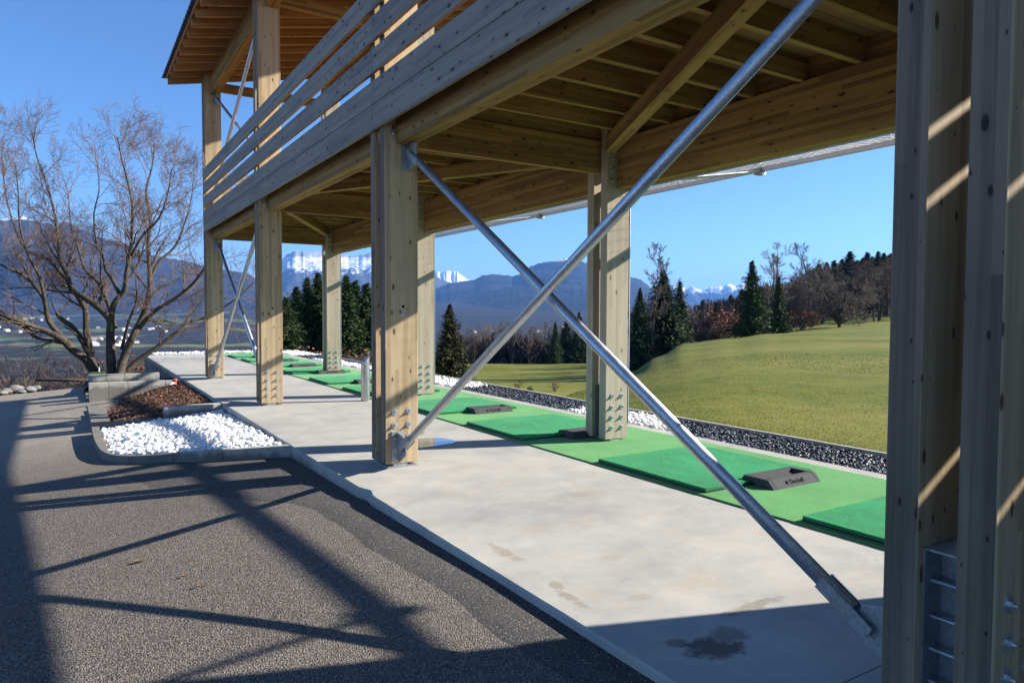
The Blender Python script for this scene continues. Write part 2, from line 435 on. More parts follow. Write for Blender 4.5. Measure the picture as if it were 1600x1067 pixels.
def lin(tab, d):
    if d <= tab[0][0]: return tab[0][1]
    for (a, za), (b, zb) in zip(tab, tab[1:]):
        if d <= b:
            t = (d-a)/(b-a); return za + (zb-za)*t
    return tab[-1][1]
VAL = [(150,-18),(300,-31),(700,-50),(1300,-56),(2200,-40),(3200,10),(4200,60),(9000,150),(16000,200)]
PROF = {
 -1400: [(0,-1.3),(16,-1.4),(22,-1.5),(28,-2.2),(60,-8)]+VAL,
 330:  [(0,-1.3),(16,-1.4),(22,-1.0),(28,-1.6),(60,-8)]+VAL,
 450:  [(0,-1.2),(20,-1.2),(26,-.5),(33,-1.2),(45,-2.2),(70,-4.5),(100,-9)]+VAL,
 640:  [(0,-.9),(14,-.9),(16,-.1),(20,-.6),(30,-1.7),(50,-3.2),(80,-5),(110,-7)]+VAL,
 740:  [(0,-.8),(12,-.1),(15,-.25),(20,-1.3),(30,-2.9),(45,-3.7),(70,-4.9),(110,-6.7),(130,-8)]+VAL,
 850:  [(0,-.05),(11,-.05),(14,-.25),(20,-1.2),(30,-2.8),(45,-3.7),(70,-4.9),(110,-6.8),(130,-8)]+VAL,
 915:  [(0,-.05),(10,-.04),(16,-.25),(22,-1.1),(32,-2.9),(45,-3.8),(70,-4.7),(110,-6.6),(130,-8)]+VAL,
 960:  [(0,-.05),(10,-.02),(18,-.42),(26,-1.15),(38,-2.4),(50,-3.5),(70,-4.7),(110,-6.5),(130,-7)]+VAL,
 985:  [(0,-.05),(10,-.02),(20,-.42),(30,-1.15),(45,-2.35),(56,-3.4),(75,-4.7),(110,-6.0),(150,-7),(300,-12),(700,-40),(2200,-30),(3200,10),(9000,150),(16000,200)],
 1030: [(0,-.05),(10,0),(20,-.25),(30,-.6),(42,-1.15),(60,-2.12),(75,-3.3),(110,-4.6),(150,-3),(300,-2),(700,-20),(3200,10),(9000,150),(16000,200)],
 1068: [(0,-.05),(10,0),(20,-.12),(40,-.5),(60,-.98),(74,-1.36),(92,-2.6),(120,-3),(200,-4),(300,-7),(700,-30),(3200,10),(9000,150),(16000,200)],
 1140: [(0,-.05),(10,0),(20,0),(40,-.22),(60,-.55),(74,-.86),(90,-1.5),(100,-1.5),(150,-.5),(250,.8),(350,-2),(3200,10),(9000,150),(16000,200)],
 1200: [(0,-.05),(10,0),(20,.02),(40,.02),(66,-.15),(85,-.5),(110,.3),(160,3),(250,6.5),(400,3),(3200,10),(9000,150),(16000,200)],
 1300: [(0,-.05),(10,0),(20,.05),(40,.15),(72,.20),(90,.1),(120,2.5),(180,8),(260,14),(400,10),(3200,10),(9000,150),(16000,200)],
 1388: [(0,-.05),(10,0),(20,.08),(40,.25),(75,.42),(92,.4),(120,3.5),(180,11),(260,18),(400,12),(3200,10),(9000,150),(16000,200)],
 2500: [(0,-.05),(10,0),(20,.15),(40,.5),(75,1.1),(120,4),(180,11),(260,18),(400,12),(3200,10),(9000,150),(16000,200)],
}
PK = sorted(PROF)
def zterr_raw(px, d):
    px = max(PK[0], min(PK[-1], px))
    for a, b in zip(PK, PK[1:]):
        if px <= b:
            t = (px-a)/(b-a); t = t*t*(3-2*t) if b-a < 300 else t
            return lin(PROF[a], d)*(1-t) + lin(PROF[b], d)*t
Fh = Vector((math.sin(YAW), math.cos(YAW)))
Rh = Vector((math.cos(YAW), -math.sin(YAW)))
def pd(x, y):
    d = x*Fh.x + y*Fh.y; l = x*Rh.x + y*Rh.y
    return 800 + FPX*l/max(d, .5), d
def zterr(x, y):
    px, d = pd(x, y)
    # blend the profile a little along d for rounded crests
    z = (zterr_raw(px, d*.95)+2*zterr_raw(px, d)+zterr_raw(px, d*1.05))/4
    if d > 30:
        z += mn.noise(Vector((x/40, y/40, 0)))*min(d, 600)*.006
    z += mn.noise(Vector((x/6, y/6, 3)))*.04*min(1, d/12)
    # the building's own plot is cut in below its slab and lot
    if x < 7.38 and y < 27.6: z = min(z, -1.3)
    elif x >= 7.38 and d < 13: z = min(z, -.03)
    return z
P = []
dl = [0.6]
while dl[-1] < 15500: dl.append(dl[-1]*1.045 + .12)
pxs = [-1400+ i*50 for i in range(28)] + [i*12 for i in range(0, 130)] + [1560+i*50 for i in range(20)]
for d in dl:
    row = []
    for px in pxs:
        l = (px-800)/FPX*d
        x, y = Fh.x*d+Rh.x*l, Fh.y*d+Rh.y*l
        # snap a column of points to the plot edge
        row.append((x, y, zterr(x, y)))
    P.append(row)
g = MB(); g.grid([r[::-1] for r in P])
tag(g.build('ground', M['ground'], smooth=True), kind='structure')
# fine strip of meadow along the kerb, so that the edge is crisp
g = MB(); rows = []
for j in range(0, 150):
    y = -6 + j*.24
    row = []
    for i in range(0, 26):
        x = 7.40 + (i/25)**1.6*9
        a = zterr(max(x, 7.45), y)
        row.append((x, y, a + .02*(1-i/25) + .012))
    rows.append(row)
g.grid([r for r in rows]); tag(g.build('lawn_edge', M['ground'], smooth=True), kind='structure')

# lot
def lot_grid(x0, x1, y0, y1, nx, ny, dz=0):
    rows = []
    for j in range(ny+1):
        y = y0 + (y1-y0)*j/ny
        rows.append([(x0+(x1-x0)*i/nx, y, zlot(x0+(x1-x0)*i/nx, y)+dz) for i in range(nx+1)])
    return rows
g = MB(); g.grid(lot_grid(-40, 2.2, -40, 21.2, 60, 90))
tag(g.build('asphalt_lot', M['asphalt'], smooth=True), kind='structure')
# newer asphalt strip along the slab, ragged edge
edge = [(.22,8.75),(.33,8.11),(.50,7.6),(.88,6.89),(1.2,6.35),(1.5,5.98),(1.60,5.65),(1.60,5.3),(1.63,4.9),(1.60,4.5),(1.65,4.1),(1.67,3.81),(1.70,3.37),(1.68,2.8),(1.72,2.2),(1.7,1),(1.66,-2),(1.7,-8)]
g = MB(); rows = []
def edge_x(y):
    for (xa, ya), (xb, yb) in zip(edge, edge[1:]):
        if yb <= y <= ya: return xa + (xb-xa)*(ya-y)/(ya-yb)
    return edge[0][0] if y > edge[0][1] else edge[-1][0]
for j in range(331):
    y = 8.9 - j*.05
    xe = edge_x(y) + mn.noise(Vector((0, y*2.2, 0)))*.035 + mn.noise(Vector((5, y*9, 0)))*.012
    row = []
    for i in range(9):
        x = xe + (2.3-xe)*i/8
        row.append((x, y, zlot(x, y) + (.006 if i else -.006) + (.006 if i > 1 else 0)))
    rows.append(row)
g.grid([r[::-1] for r in rows]); tag(g.build('asphalt_patch', M['asphalt_new'], smooth=True), kind='structure')

# slab with its ragged outer edge
g = MB(); XS, XE = 2.05, 6.45
top = []
def chip(y): return max(0, .035*(1-abs(y-5.62)/.16)) + abs(mn.noise(Vector((9, y*3, 0))))*.006
ys = [-9+i*.08 for i in range(451)]
ys = [y for y in ys if y < 27.25] + [27.25]
cols = [(0, -.9), (0, -.012), (.010, 0), (.05, 0), (.5, 0), (2.3, 0), (4.32, 0), (XE-XS-.004, 0), (XE-XS, -.006), (XE-XS, -.6)]
for y in ys:
    c = chip(y); top.append([(XS + (c if k in (1,) else 0) + (c*1.5 if k == 2 else 0) + dx, y, dz - (c*.8 if k == 1 else 0)) for k, (dx, dz) in enumerate(cols)])
g.grid(top)
b = len(g.v); 
for (x, z) in ((XS, -.9), (XS, 0), (XE, 0), (XE, -.6)): g.v.append((x, 27.25, z))
g.face([b, b+1, b+2, b+3])
slab = g.build('concrete_slab', M['concrete']); tag(slab, kind='structure')
# contraction joints and puddles
def poly_sheet(name, pts, z, mat, n=1):
    g = MB(); g.v = [(x, y, z) for x, y in pts]; g.face(range(len(pts)))
    return g.build(name, mat)
wm = NT('puddle_water', .04, spec=.6); wm.color((.16,.145,.115)); wm.b.inputs['Coat Weight'].default_value = 1.0; wm.b.inputs['Coat Roughness'].default_value = .01
M['water'] = wm.m
def blob(cx, cy, rx, ry, seed, n=40):
    return [(cx+rx*math.cos(a)*(1+.28*mn.noise(Vector((math.cos(a)*1.3, math.sin(a)*1.3, seed)))), cy+ry*math.sin(a)*(1+.28*mn.noise(Vector((math.cos(a)*1.3+9, math.sin(a)*1.3, seed))))) for a in [2*math.pi*k/n for k in range(n)]]
for k, (c, r_) in enumerate((((3.42,7.38), (.40,.27)), ((3.52,8.05), (.22,.16)), ((2.22,2.02), (.04,.03)))):
    if k < 2: tag(poly_sheet('puddle', blob(c[0], c[1], r_[0], r_[1], k*3.3), .004, M['water']), kind='structure')

# gravel trench bed and kerb
g = MB(); g.grid([[(XE, y, -.05), (7.36, y, -.05)] for y in (-9, 10, 27.6)]); tag(g.build('gravel_bed', M['slate_base']), kind='structure')
g = MB(); g.grid([[(2.2, y, -.05), (XE, y, -.05)] for y in (27.24, 27.8)]); tag(g.build('gravel_bed', M['slate_base']), kind='structure')
k = MB()
y = -9.0
while y < 27.6:
    y2 = min(y+.995, 27.6); k.box((7.36, y, -.4), (0, y2-y-.004, 0), (.06, 0, 0), (0, 0, .415+R.uniform(-.004,.004))); y = y2+.001
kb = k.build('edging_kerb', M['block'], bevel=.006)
tag(kb, 'long straight pale concrete edging between the slate chippings and the meadow', 'kerb')

# ================================================================ stones
ico = None
def icosphere():
    import bmesh
    bm = bmesh.new(); bmesh.ops.create_icosphere(bm, subdivisions=2, radius=1)
    V = np.array([v.co[:] for v in bm.verts]); Fc = np.array([[v.index for v in f.verts] for f in bm.faces]); bm.free()
    bm = bmesh.new(); bmesh.ops.create_icosphere(bm, subdivisions=1, radius=1)
    V1 = np.array([v.co[:] for v in bm.verts]); F1 = np.array([[v.index for v in f.verts] for f in bm.faces]); bm.free()
    return (V, Fc), (V1, F1)
ICO2, ICO1 = icosphere()
def rot_rand(n, tilt=math.pi):
    a = NR.uniform(0, 2*math.pi, n); b_ = NR.uniform(-tilt, tilt, n); c = NR.uniform(-tilt, tilt, n)
    ca, sa, cb, sb, cc, s_ = np.cos(a), np.sin(a), np.cos(b_), np.sin(b_), np.cos(c), np.sin(c)
    Z = np.zeros(n); O = np.ones(n)
    Rz = np.array([[ca,-sa,Z],[sa,ca,Z],[Z,Z,O]]); Ry = np.array([[cb,Z,sb],[Z,O,Z],[-sb,Z,cb]]); Rx = np.array([[O,Z,Z],[Z,cc,-s_],[Z,s_,cc]])
    return np.einsum('ijn,jkn,kln->nil', Rz, Ry, Rx)
def scatter(name, pos, size, base, shape, mat, tilt=math.pi, smooth=True, jit=.18):
    """pos (n,3), size (n,), base mesh (V,F), shape (sx,sy,sz) relative"""
    V, Fc = base; n = len(pos)
    if n == 0: return None
    Q = rot_rand(n, tilt)
    sh = np.array(shape)*(1+NR.uniform(-.3, .3, (n, 3)))
    W = V[None]*(1+NR.uniform(-jit, jit, (n, len(V), 1)))*sh[:, None]*size[:, None, None]
    W = np.einsum('nij,nkj->nki', Q, W) + pos[:, None]
    Fa = (Fc[None] + (np.arange(n)*len(V))[:, None, None]).reshape(-1, Fc.shape[1])
    return npmesh(name, W.reshape(-1, 3), Fa, mat, smooth=smooth)
CUBE = (np.array([[x, y, z] for z in (-1, 1) for y in (-1, 1) for x in (-1, 1)], float), np.array([[0,2,3,1],[4,5,7,6],[0,1,5,4],[2,6,7,3],[0,4,6,2],[1,3,7,5]]))

# ================================================================ planters
def zL(x, y):  # bark level
    tx = (x-.5)/1.55; ty = (y-12.6)/4.4
    return (-.27*(1-tx) - .07*tx)*(1-ty) + (-.46*(1-tx) - .06*tx)*ty
def zP(x, y):  # pebble level
    tx = min(1, max(0, (x-.3)/1.7)); ty = min(1, max(0, (y-8.3)/4))
    return (-.20*(1-tx)-.05*tx)*(1-ty) + (-.33*(1-tx)-.14*tx)*ty + .03*math.sin(math.pi*tx)*math.sin(math.pi*ty)
outer = [(2.05,8.02,-.004),(1.25,8.5,-.07),(.88,8.88,-.13),(.64,9.12,-.165),(.46,9.34,-.185),(.34,9.6,-.20),(.265,9.95,-.207),(.23,10.4,-.212),(.205,11.2,-.22),(.20,12.2,-.225)]
def smooth_path(pts, n=5):
    out = []
    for i in range(len(pts)-1):
        p0 = Vector(pts[max(i-1,0)]); p1 = Vector(pts[i]); p2 = Vector(pts[i+1]); p3 = Vector(pts[min(i+2,len(pts)-1)])
        for k in range(n):
            t = k/n
            out.append(.5*((2*p1)+(p2-p0)*t+(2*p0-5*p1+4*p2-p3)*t*t+(3*p1-p0-3*p2+p3)*t**3))
    out.append(Vector(pts[-1])); return out
def kerb_run(path, width, depth, mb, seglen=1.0):
    n = len(path); inner = []
    for i, p in enumerate(path):
        t = path[min(i+1,n-1)] - path[max(i-1,0)]; t.z = 0; t.normalize()
        inner.append(p + Vector((t.y, -t.x, 0))*width)
    dist = 0; last = 0
    for i in range(n-1):
        a, b2, c, d = path[i], path[i+1], inner[i+1], inner[i]
        dist += (b2-a).length
        if dist > seglen and i < n-2:
            dist = 0; tt = (b2-a).normalized()*.008; b2 = b2-tt; c = c-tt
        bb = len(mb.v)
        for p in (a, b2, c, d): mb.v.append((p.x, p.y, p.z-depth))
        for p in (a, b2, c, d): mb.v.append(tuple(p))
        for q in ((3,2,1,0),(4,5,6,7),(0,1,5,4),(1,2,6,5),(2,3,7,6),(3,0,4,7)): mb.face([bb+w for w in q])
k = MB(); kerb_run(smooth_path(outer), .10, .35, k, .6)
import bmesh as _bm
def fix(o):
    bm = _bm.new(); bm.from_mesh(o.data); _bm.ops.recalc_face_normals(bm, faces=bm.faces); bm.to_mesh(o.data); bm.free(); return o
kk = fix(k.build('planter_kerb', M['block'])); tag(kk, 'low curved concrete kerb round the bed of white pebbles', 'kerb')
def block_row(name, x0, x1, y, z0a, z1a, th, h, nb, lab, cat='block wall'):
    root = empty(name, (x0, y, z0a-h)); tag(root, lab, cat, )
    for i in range(nb):
        a = i/nb; b2 = (i+1)/nb
        xa, xb = x0+(x1-x0)*a, x0+(x1-x0)*b2; za = z0a+(z1a-z0a)*(a+b2)/2 + R.uniform(-.003,.003)
        g = MB(); g.box((xa+.003, y+R.uniform(-.004,.004), za-h), (xb-xa-.006, 0, 0), (0, th, 0), (0, 0, h))
        g.build('block', M['block'], root, bevel=.006)
    return root
block_row('block_wall', 1.19, 2.045, 12.30, -.012, -.012, .2, .5, 1, 'single grey concrete block between the white pebbles and the bark bed', 'block wall')
block_row('block_wall', .21, 1.185, 12.42, -.20, -.20, .12, .4, 2, 'thin low concrete edging at the left back of the white pebbles', 'block wall')
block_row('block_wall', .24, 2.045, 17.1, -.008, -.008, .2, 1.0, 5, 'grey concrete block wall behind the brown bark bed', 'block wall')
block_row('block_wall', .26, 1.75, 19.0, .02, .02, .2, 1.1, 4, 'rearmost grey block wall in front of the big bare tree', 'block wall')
# side wall, stepping down with the ground
root = empty('block_wall', (.2, 12.6, -.9)); tag(root, 'broad flat-topped concrete side wall along the left of the bark bed', 'block wall')
y = 12.56; 
for i in range(6):
    zt = -.25 - .032*i; g = MB(); g.box((.2, y+.003, zt-.7), (0, .744, 0), (.27, 0, 0), (0, 0, .7)); g.build('block', M['block'], root, bevel=.006); y += .75
g = MB(); g.box((.2, 17.32, -1.3), (0, 1.66, 0), (.06, 0, 0), (0, 0, .95)); g.build('block', M['block'], root)
# bark bed
rows = [[(.45+(2.05-.45)*i/12, 12.5+4.65*j/20, zL(.45+1.6*i/12, 12.5+4.65*j/20)-.02 + .015*mn.noise(Vector((i*.9, j*.9, 0)))) for i in range(13)] for j in range(21)]
g = MB(); g.grid(rows); tag(g.build('bark_bed', M['soil'], smooth=True), kind='structure')
n = 5200; xs_ = NR.uniform(.5, 2.03, n); ys_ = NR.uniform(12.52, 17.08, n)
pp = np.array([(x, y_, zL(x, y_)+NR.uniform(-.01, .03)) for x, y_ in zip(xs_, ys_)])
tag(scatter('bark_chippings', pp, NR.uniform(.014, .034, n), CUBE, (1.0, .42, .12), M['bark_chip'], .6, False), 'brown bark chippings covering the planter bed', 'bark', kind='stuff')
g = MB(); g.grid([[(.2, y_, -.42), (1.2, y_, -.36), (2.12, y_, -.40)] for y_ in (17.28, 19.1)]); tag(g.build('planting_bed', M['soil']), kind='structure')
rows = [[(.16+2.04*i/14, 19.15+8.3*j/24, -.14-.028*j - (.25 if i == 0 else 0)+.05*mn.noise(Vector((i*.5, j*.5, 7)))) for i in range(15)] for j in range(25)]
g = MB(); g.grid(rows); tag(g.build('planting_bank', M['soil'], smooth=True), kind='structure')
# white pebbles in the planter
def inside_planter(x, y_):
    yl = 12.28 if x > 1.19 else 12.4
    if y_ > yl or x > 2.03: return False
    pth = [(2.05,8.02),(1.25,8.5),(.88,8.88),(.64,9.12),(.46,9.34),(.34,9.6),(.265,9.95),(.23,10.4),(.205,11.2),(.2,12.5)]
    if x < .33: return False
    for (xa, ya), (xb, yb) in zip(pth, pth[1:]):
        if xb <= x <= xa:
            return y_ > ya + (yb-ya)*(xa-x)/(xa-xb) + .15
    return False
L_ = []
for k_ in range(30000):
    x, y_ = R.uniform(.3, 2.03), R.uniform(8, 12.4)
    if inside_planter(x, y_): L_.append((x, y_, zP(x, y_)+R.uniform(-.03, .03)))
    if len(L_) >= 4600: break
L_ = np.array(L_)
tag(scatter('white_pebbles', L_, NR.uniform(.018, .040, len(L_)), ICO2, (1.15, .95, .75), M['white_pebble'], 1.0, True, .04), 'bright white rounded pebbles heaped in the kerbed planter', 'pebbles', kind='stuff')
rows = [[(.3+1.75*i/10, 8.4+4*j/20, zP(.3+1.75*i/10, 8.4+4*j/20)-.05 - (.6 if (not inside_planter(.3+1.75*i/10, 8.4+4*j/20) and 8.4+4*j/20 < 10) else 0)) for i in range(11)] for j in range(21)]
g = MB(); g.grid(rows); tag(g.build('pebble_bed', M['slate_base'], smooth=True), kind='structure')
# trench stones: slate chips with patches of white pebbles
def white_zone(x, y_):
    nz = mn.noise(Vector((x*1.7, y_*1.1, 2)))*.35
    if 6.5 < y_+nz < 8.7 and x < 6.55 + .75*min(1, max(.15, (y_-6.4)/1.2)) + nz*.3 and x < 7.2: return x < 7.25 - max(0, (8.0-y_))*.12 or True
    if 12.5 < y_+nz < 15.3: return x < 7.25
    if 17.8 < y_+nz < 22.4: return x < 7.0+nz
    if y_+nz > 24.5: return True
    return False
sl, wp = [], []
for k_ in range(21000):
    t_ = R.random(); y_ = 1.5 + 26*t_**1.5; x = R.uniform(6.46, 7.35)
    if not white_zone(x, y_): sl.append((x, y_, -.045+R.uniform(0, .035)))
for k_ in range(7500):
    y_ = R.uniform(6, 27.6); x = R.uniform(6.46, 7.35)
    if white_zone(x, y_): wp.append((x, y_, -.03+R.uniform(-.01, .045)))
for k_ in range(900): wp.append((R.uniform(2.2, 6.5), R.uniform(27.28, 27.7), R.uniform(-.02, .05)))
sl = np.array(sl); wp = np.array(wp)
fac = np.clip(sl[:, 1]/9, .8, 2.2)
tag(scatter('slate_chippings', sl, NR.uniform(.013, .026, len(sl))*fac, CUBE, (1.1, .6, .22), M['slate'], .7, False, .25), 'blue grey slate chippings in the trench along the meadow kerb', 'gravel', kind='stuff')
tag(scatter('trench_pebbles', wp, NR.uniform(.024, .046, len(wp)), ICO1, (1.1, .9, .75), M['white_pebble'], 1.0, True, .1), 'white pebbles lying in patches among the slate along the slab', 'pebbles', kind='stuff')

# ================================================================ carpet, mats, trays
g = MB(); g.box((4.37, -6, .002), (0, 32.9, 0), (1.83, 0, 0), (0, 0, .012)); cp = g.build('turf_carpet', M['carpet'])
tag(cp, 'long light green turf carpet running the length of the slab under the mats', 'carpet')
mats_y = [1.73, 4.05, 6.83, 9.22, 11.94, 14.22, 16.97, 19.37, 21.7, 23.95]
where = ['nearest green hitting mat, cut off by the big post at right', 'green hitting mat in the right foreground, crossed by the descending steel tube', 'green hitting mat ending at the foot of the double middle post', 'green hitting mat just right of the front bolted post, its tray in full view',
         'green hitting mat at the middle back post, mostly behind the front bolted post', 'green hitting mat whose tray is cut off by the slant-topped bollard', 'green hitting mat beside the far back post at its left', 'green hitting mat third from the far end of the row',
         'green hitting mat second from the far end of the row', 'farthest green hitting mat, next to the white pebbles']
def make_mat():
    root = empty('hitting_mat', (4.43, 0, .014))
    g = MB(); g.box((4.43, 0, .016), (1.41, 0, 0), (0, 1.41, 0), (0, 0, .014)); g.build('rubber_base', M['rubber'], root)
    g = MB(); n_ = 24; rows = []
    for j in range(n_+1):
        rows.append([(4.432+1.406*i/n_, .002+1.406*j/n_, .052 + .004*mn.noise(Vector((i*.5, j*.5, 1)))) for i in range(n_+1)])
    g.grid(rows)
    b = len(g.v)
    for (x, y_) in ((4.432,.002),(5.838,.002),(5.838,1.408),(4.432,1.408)): g.v.append((x, y_, .030))
    c = [0, n_, (n_+1)**2-1, (n_+1)*n_]
    for i in range(4): g.face([b+i, b+(i+1) % 4, c[(i+1) % 4], c[i]])
    g.build('turf', M['mat'], root)
    return root
def make_tray():
    root = empty('ball_tray', (5.02, -.24, .014))
    x0, x1 = 5.02, 5.60
    # front and back walls with sloping outer faces, end walls, floor
    g = MB()
    prof_f = [(-.24,.014),(-.175,.088),(-.135,.088),(-.12,.035),(-.12,.014)]
    prof_b = [(.03,.014),(.03,.035),(.045,.095),(.085,.095),(.12,.055),(.12,.054),(.03,.054)]
    prof_b = [(.02,.056),(.035,.088),(.075,.088),(.10,.056)]
    g.prism([(x0, y_, z_) for y_, z_ in prof_f], (x1-x0, 0, 0))
    g.prism([(x0, y_, z_) for y_, z_ in [(-.12,.016),(-.12,.036),(.02,.058),(.02,.056)]], (x1-x0, 0, 0))
    g.prism([(x0, y_, z_) for y_, z_ in prof_b], (x1-x0, 0, 0))
    g.prism([(x0-.03, y_, z_) for y_, z_ in [(-.24,.014),(-.175,.088),(-.135,.088),(.035,.088),(.075,.088),(.10,.056),(-.005,.054),(-.05,.014)]], (.045, 0, 0))
    g.prism([(x1-.015, y_, z_) for y_, z_ in [(-.24,.014),(-.175,.088),(-.135,.088),(.035,.088),(.075,.088),(.10,.056),(-.005,.054),(-.05,.014)]], (.045, 0, 0))
    body = g.build('tray_body', M['tray'], root, bevel=.004)
    # printed name on the sloping front face
    cu = bpy.data.curves.new('print', 'FONT'); cu.body = 'Duchell'; cu.size = .062; cu.extrude = .0; cu.align_x = 'LEFT'
    me_o = bpy.data.objects.new('print', cu); COL.objects.link(me_o)
    dg = bpy.context.evaluated_depsgraph_get(); me = bpy.data.meshes.new_from_object(me_o.evaluated_get(dg))
    bpy.data.objects.remove(me_o)
    ang = math.atan2(.074, .065)
    Mx = Matrix.Translation((5.235, -.2200, .0368)) @ Matrix.Rotation(ang, 4, 'X')
    me.transform(Mx @ Matrix.Translation((0, 0, .0022)))
    me.materials.clear(); me.materials.append(M['ink'])
    o = bpy.data.objects.new('lettering', me); COL.objects.link(o); o.parent = root; o.matrix_parent_inverse = root.matrix_basis.inverted()
    g = MB()  # swooping ball-and-stroke emblem
    def pl(x, y_): return tuple(Mx @ Vector((x, y_, .0028)))
    pts = [(-.048,.002),(-.03,.0),(-.018,.004),(-.03,.006),(-.040,.012),(-.044,.022),(-.038,.034),(-.030,.046),(-.042,.036),(-.052,.022),(-.054,.010)]
    g.v = [pl(*q) for q in pts]; g.face(range(len(pts)))
    b = len(g.v); cpts = [(-.030+.009*math.cos(a), .022+.009*math.sin(a)) for a in [k2*math.pi/6 for k2 in range(12)]]
    g.v += [pl(*q) for q in cpts]; g.face(range(b, b+12))
    g.build('emblem', M['ink'], root)
    return root
mp = make_mat(); tp = make_tray()
tw = ['', 'large black ball tray with dark lettering, in the right foreground', 'black ball tray partly hidden behind the double middle post', 'black ball tray with lettering just right of the front bolted post',
      'black ball tray hidden behind the front bolted post', 'black ball tray cut off by the slant-topped steel bollard', 'black ball tray at the foot of the far back post', 'black ball tray midway between the second front post and the far back post',
      'black ball tray just right of the second front post', 'tiny farthest black ball tray beside the thin crossed tubes']
for i, y_ in enumerate(mats_y):
    o = mp if i == 0 else copy_tree(mp); o.location = (4.43, y_, .014); tag(o, where[i], 'golf mat', 'green hitting mats in a row along the carpet')
    if i == 0: continue
    o = tp if i == 1 else copy_tree(tp); o.location = (5.02, y_-.24, .014); tag(o, tw[i], 'ball tray', 'black ball trays beside the hitting mats')

# slant-topped steel bollard
root = empty('bollard', (4.2, 11.45, 0)); tag(root, 'brushed steel bollard with a slanted mirror-like top, left of the front bolted post', 'bollard')
g = MB(); n_ = 20; r_ = .075; cx, cy = 4.19, 11.42
ring = [(cx+r_*math.cos(2*math.pi*k/n_), cy+r_*math.sin(2*math.pi*k/n_)) for k in range(n_)]
g.v = [(x, y_, 0.005) for x, y_ in ring] + [(x, y_, .70+(x-cx)*.9) for x, y_ in ring]
for k in range(n_): g.face([k, (k+1) % n_, n_+(k+1) % n_, n_+k])
g.build('tube', M['inox'], root, smooth=True)
g = MB(); g.v = [(cx+(x-cx)*1.03, cy+(y_-cy)*1.03, .702+(x-cx)*.93) for x, y_ in ring] + [(cx+(x-cx)*1.03, cy+(y_-cy)*1.03, .712+(x-cx)*.93) for x, y_ in ring]
g.face(range(n_, 2*n_)); g.face(list(range(n_))[::-1])
for k in range(n_): g.face([k, (k+1) % n_, n_+(k+1) % n_, n_+k])
g.build('slanted_cap', M['inox'], root)
# ================================================================ the timber building
X0, Y0, S = 2.5218, 1.0792, 5.262
W, T, G, DQ, YQ = .345, .117, .133, 2.6848, -.0394
PW = 2*T+G
ZJ = 3.50       # underside of floor joists
bld = empty('driving_range_shelter', (4.0, 9.0, 0))
tag(bld, 'two-storey open timber shelter with bolted double posts, slatted guard and crossed steel tubes', 'shelter')

def roof_z(x): return 6.53 + .215*(x-1.85)      # underside of rafters
def roof_top(x): return roof_z(x) + .20

bolt_me = None
def bolt_at(parent, x, y_):
    global bolt_me
    def mk(z):
        global bolt_me
        if bolt_me is None:
            g = MB(); g.tube([(0,0,0),(0,-.006,0)], [.032,.032], 16); g.tube([(0,-.006,0),(0,-.022,0)], [.015,.015], 6); g.tube([(0,-.022,0),(0,-.034,0)], [.008,.008], 8)
            o = g.build('bolt', M['bolt'], None); bolt_me = o.data; bpy.data.objects.remove(o)
        o = bpy.data.objects.new('bolt', bolt_me); COL.objects.link(o); o.location = (x, y_, z); o.parent = parent
        o.matrix_parent_inverse = parent.matrix_basis.inverted(); return o
    return mk
def make_post(x, y_, top, wood_m, row, i):
    g = MB()
    for k in range(2):
        yy = y_ + k*(T+G)
        zb = .035
        g.box((x+.003, yy, zb), (0, 0, top-zb), (W-.003, 0, 0), (0, T, 0))
    # spacer timber high in the gap, and the holes seen on the faces
    post = g.build('post', [M[wood_m], M['wood_edge_shade']], bld, bevel=.005)
    if row == 0:   # narrow outer faces, weathered tone with their shade painted in
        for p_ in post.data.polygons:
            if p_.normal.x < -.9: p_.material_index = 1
    # welded steel shoe: channel standing in the gap
    s = MB(); h = .66
    s.box((x+.05, y_+T-.0005, .0), (0, 0, h), (W-.1, 0, 0), (0, .008, 0))
    s.box((x+.05, y_+T+G-.0075, .0), (0, 0, h), (W-.1, 0, 0), (0, .008, 0))
    s.box((x+.165, y_+T+.007, .0), (0, 0, h-.002), (.01, 0, 0), (0, G-.014, 0))
    s.box((x+.05, y_+T-.0005, h), (W-.1, 0, 0), (0, G, 0), (0, 0, .008))
    s.box((x+.02, y_-.02, .001), (W-.04, 0, 0), (0, PW+.04, 0), (0, 0, .012))
    s.box((x+.09, y_+.01, .013), (W-.2, 0, 0), (0, PW-.02, 0), (0, 0, .022))
    for z_ in (.17, .29, .41, .54):
        for xx in (.10, .25): s.tube([(x+xx, y_+T, z_), (x+xx, y_+T+G, z_)], [.009, .009], 8)
    s.build('steel_shoe', M['plate'], post)
    for z_ in (.17, .29, .41, .54):
        for xx in (.10, .25):
            if row == 0 and i in (1, 3) and z_ < .2 and xx > .2: continue
            bolt_at(post, x+xx, y_)(z_)
    # inspection hole with hook
    if row == 0:
        hm = MB(); hm.tube([(x+.19, y_+.0005, 1.56), (x+.19, y_-.0015, 1.56)], [.014, .014], 12); hm.build('bored_hole', M['ink'], post)
        hk = MB(); hk.tube([(x+.185, y_, 1.50), (x+.185, y_-.02, 1.50), (x+.185, y_-.03, 1.485), (x+.175, y_-.025, 1.465)], [.006]*4, 6); hk.tube([(x+.185, y_, 1.5), (x+.185, y_-.004, 1.5)], [.018, .018], 10); hk.build('hook', M['bolt'], post)
    if row == 1:   # pale metal drip strip up the weather side
        st = MB(); st.box((x+W+.001, y_-.004, .20), (0, 0, 2.75), (.010, 0, 0), (0, PW*.45, 0)); st.build('edge_strip', M['galv'], post)
    else:
        st = MB(); st.box((x-.006, y_+T+.03, .75), (0, 0, 5.6 if i else 5.0), (.006, 0, 0), (0, .012, 0)) ; 
    return post
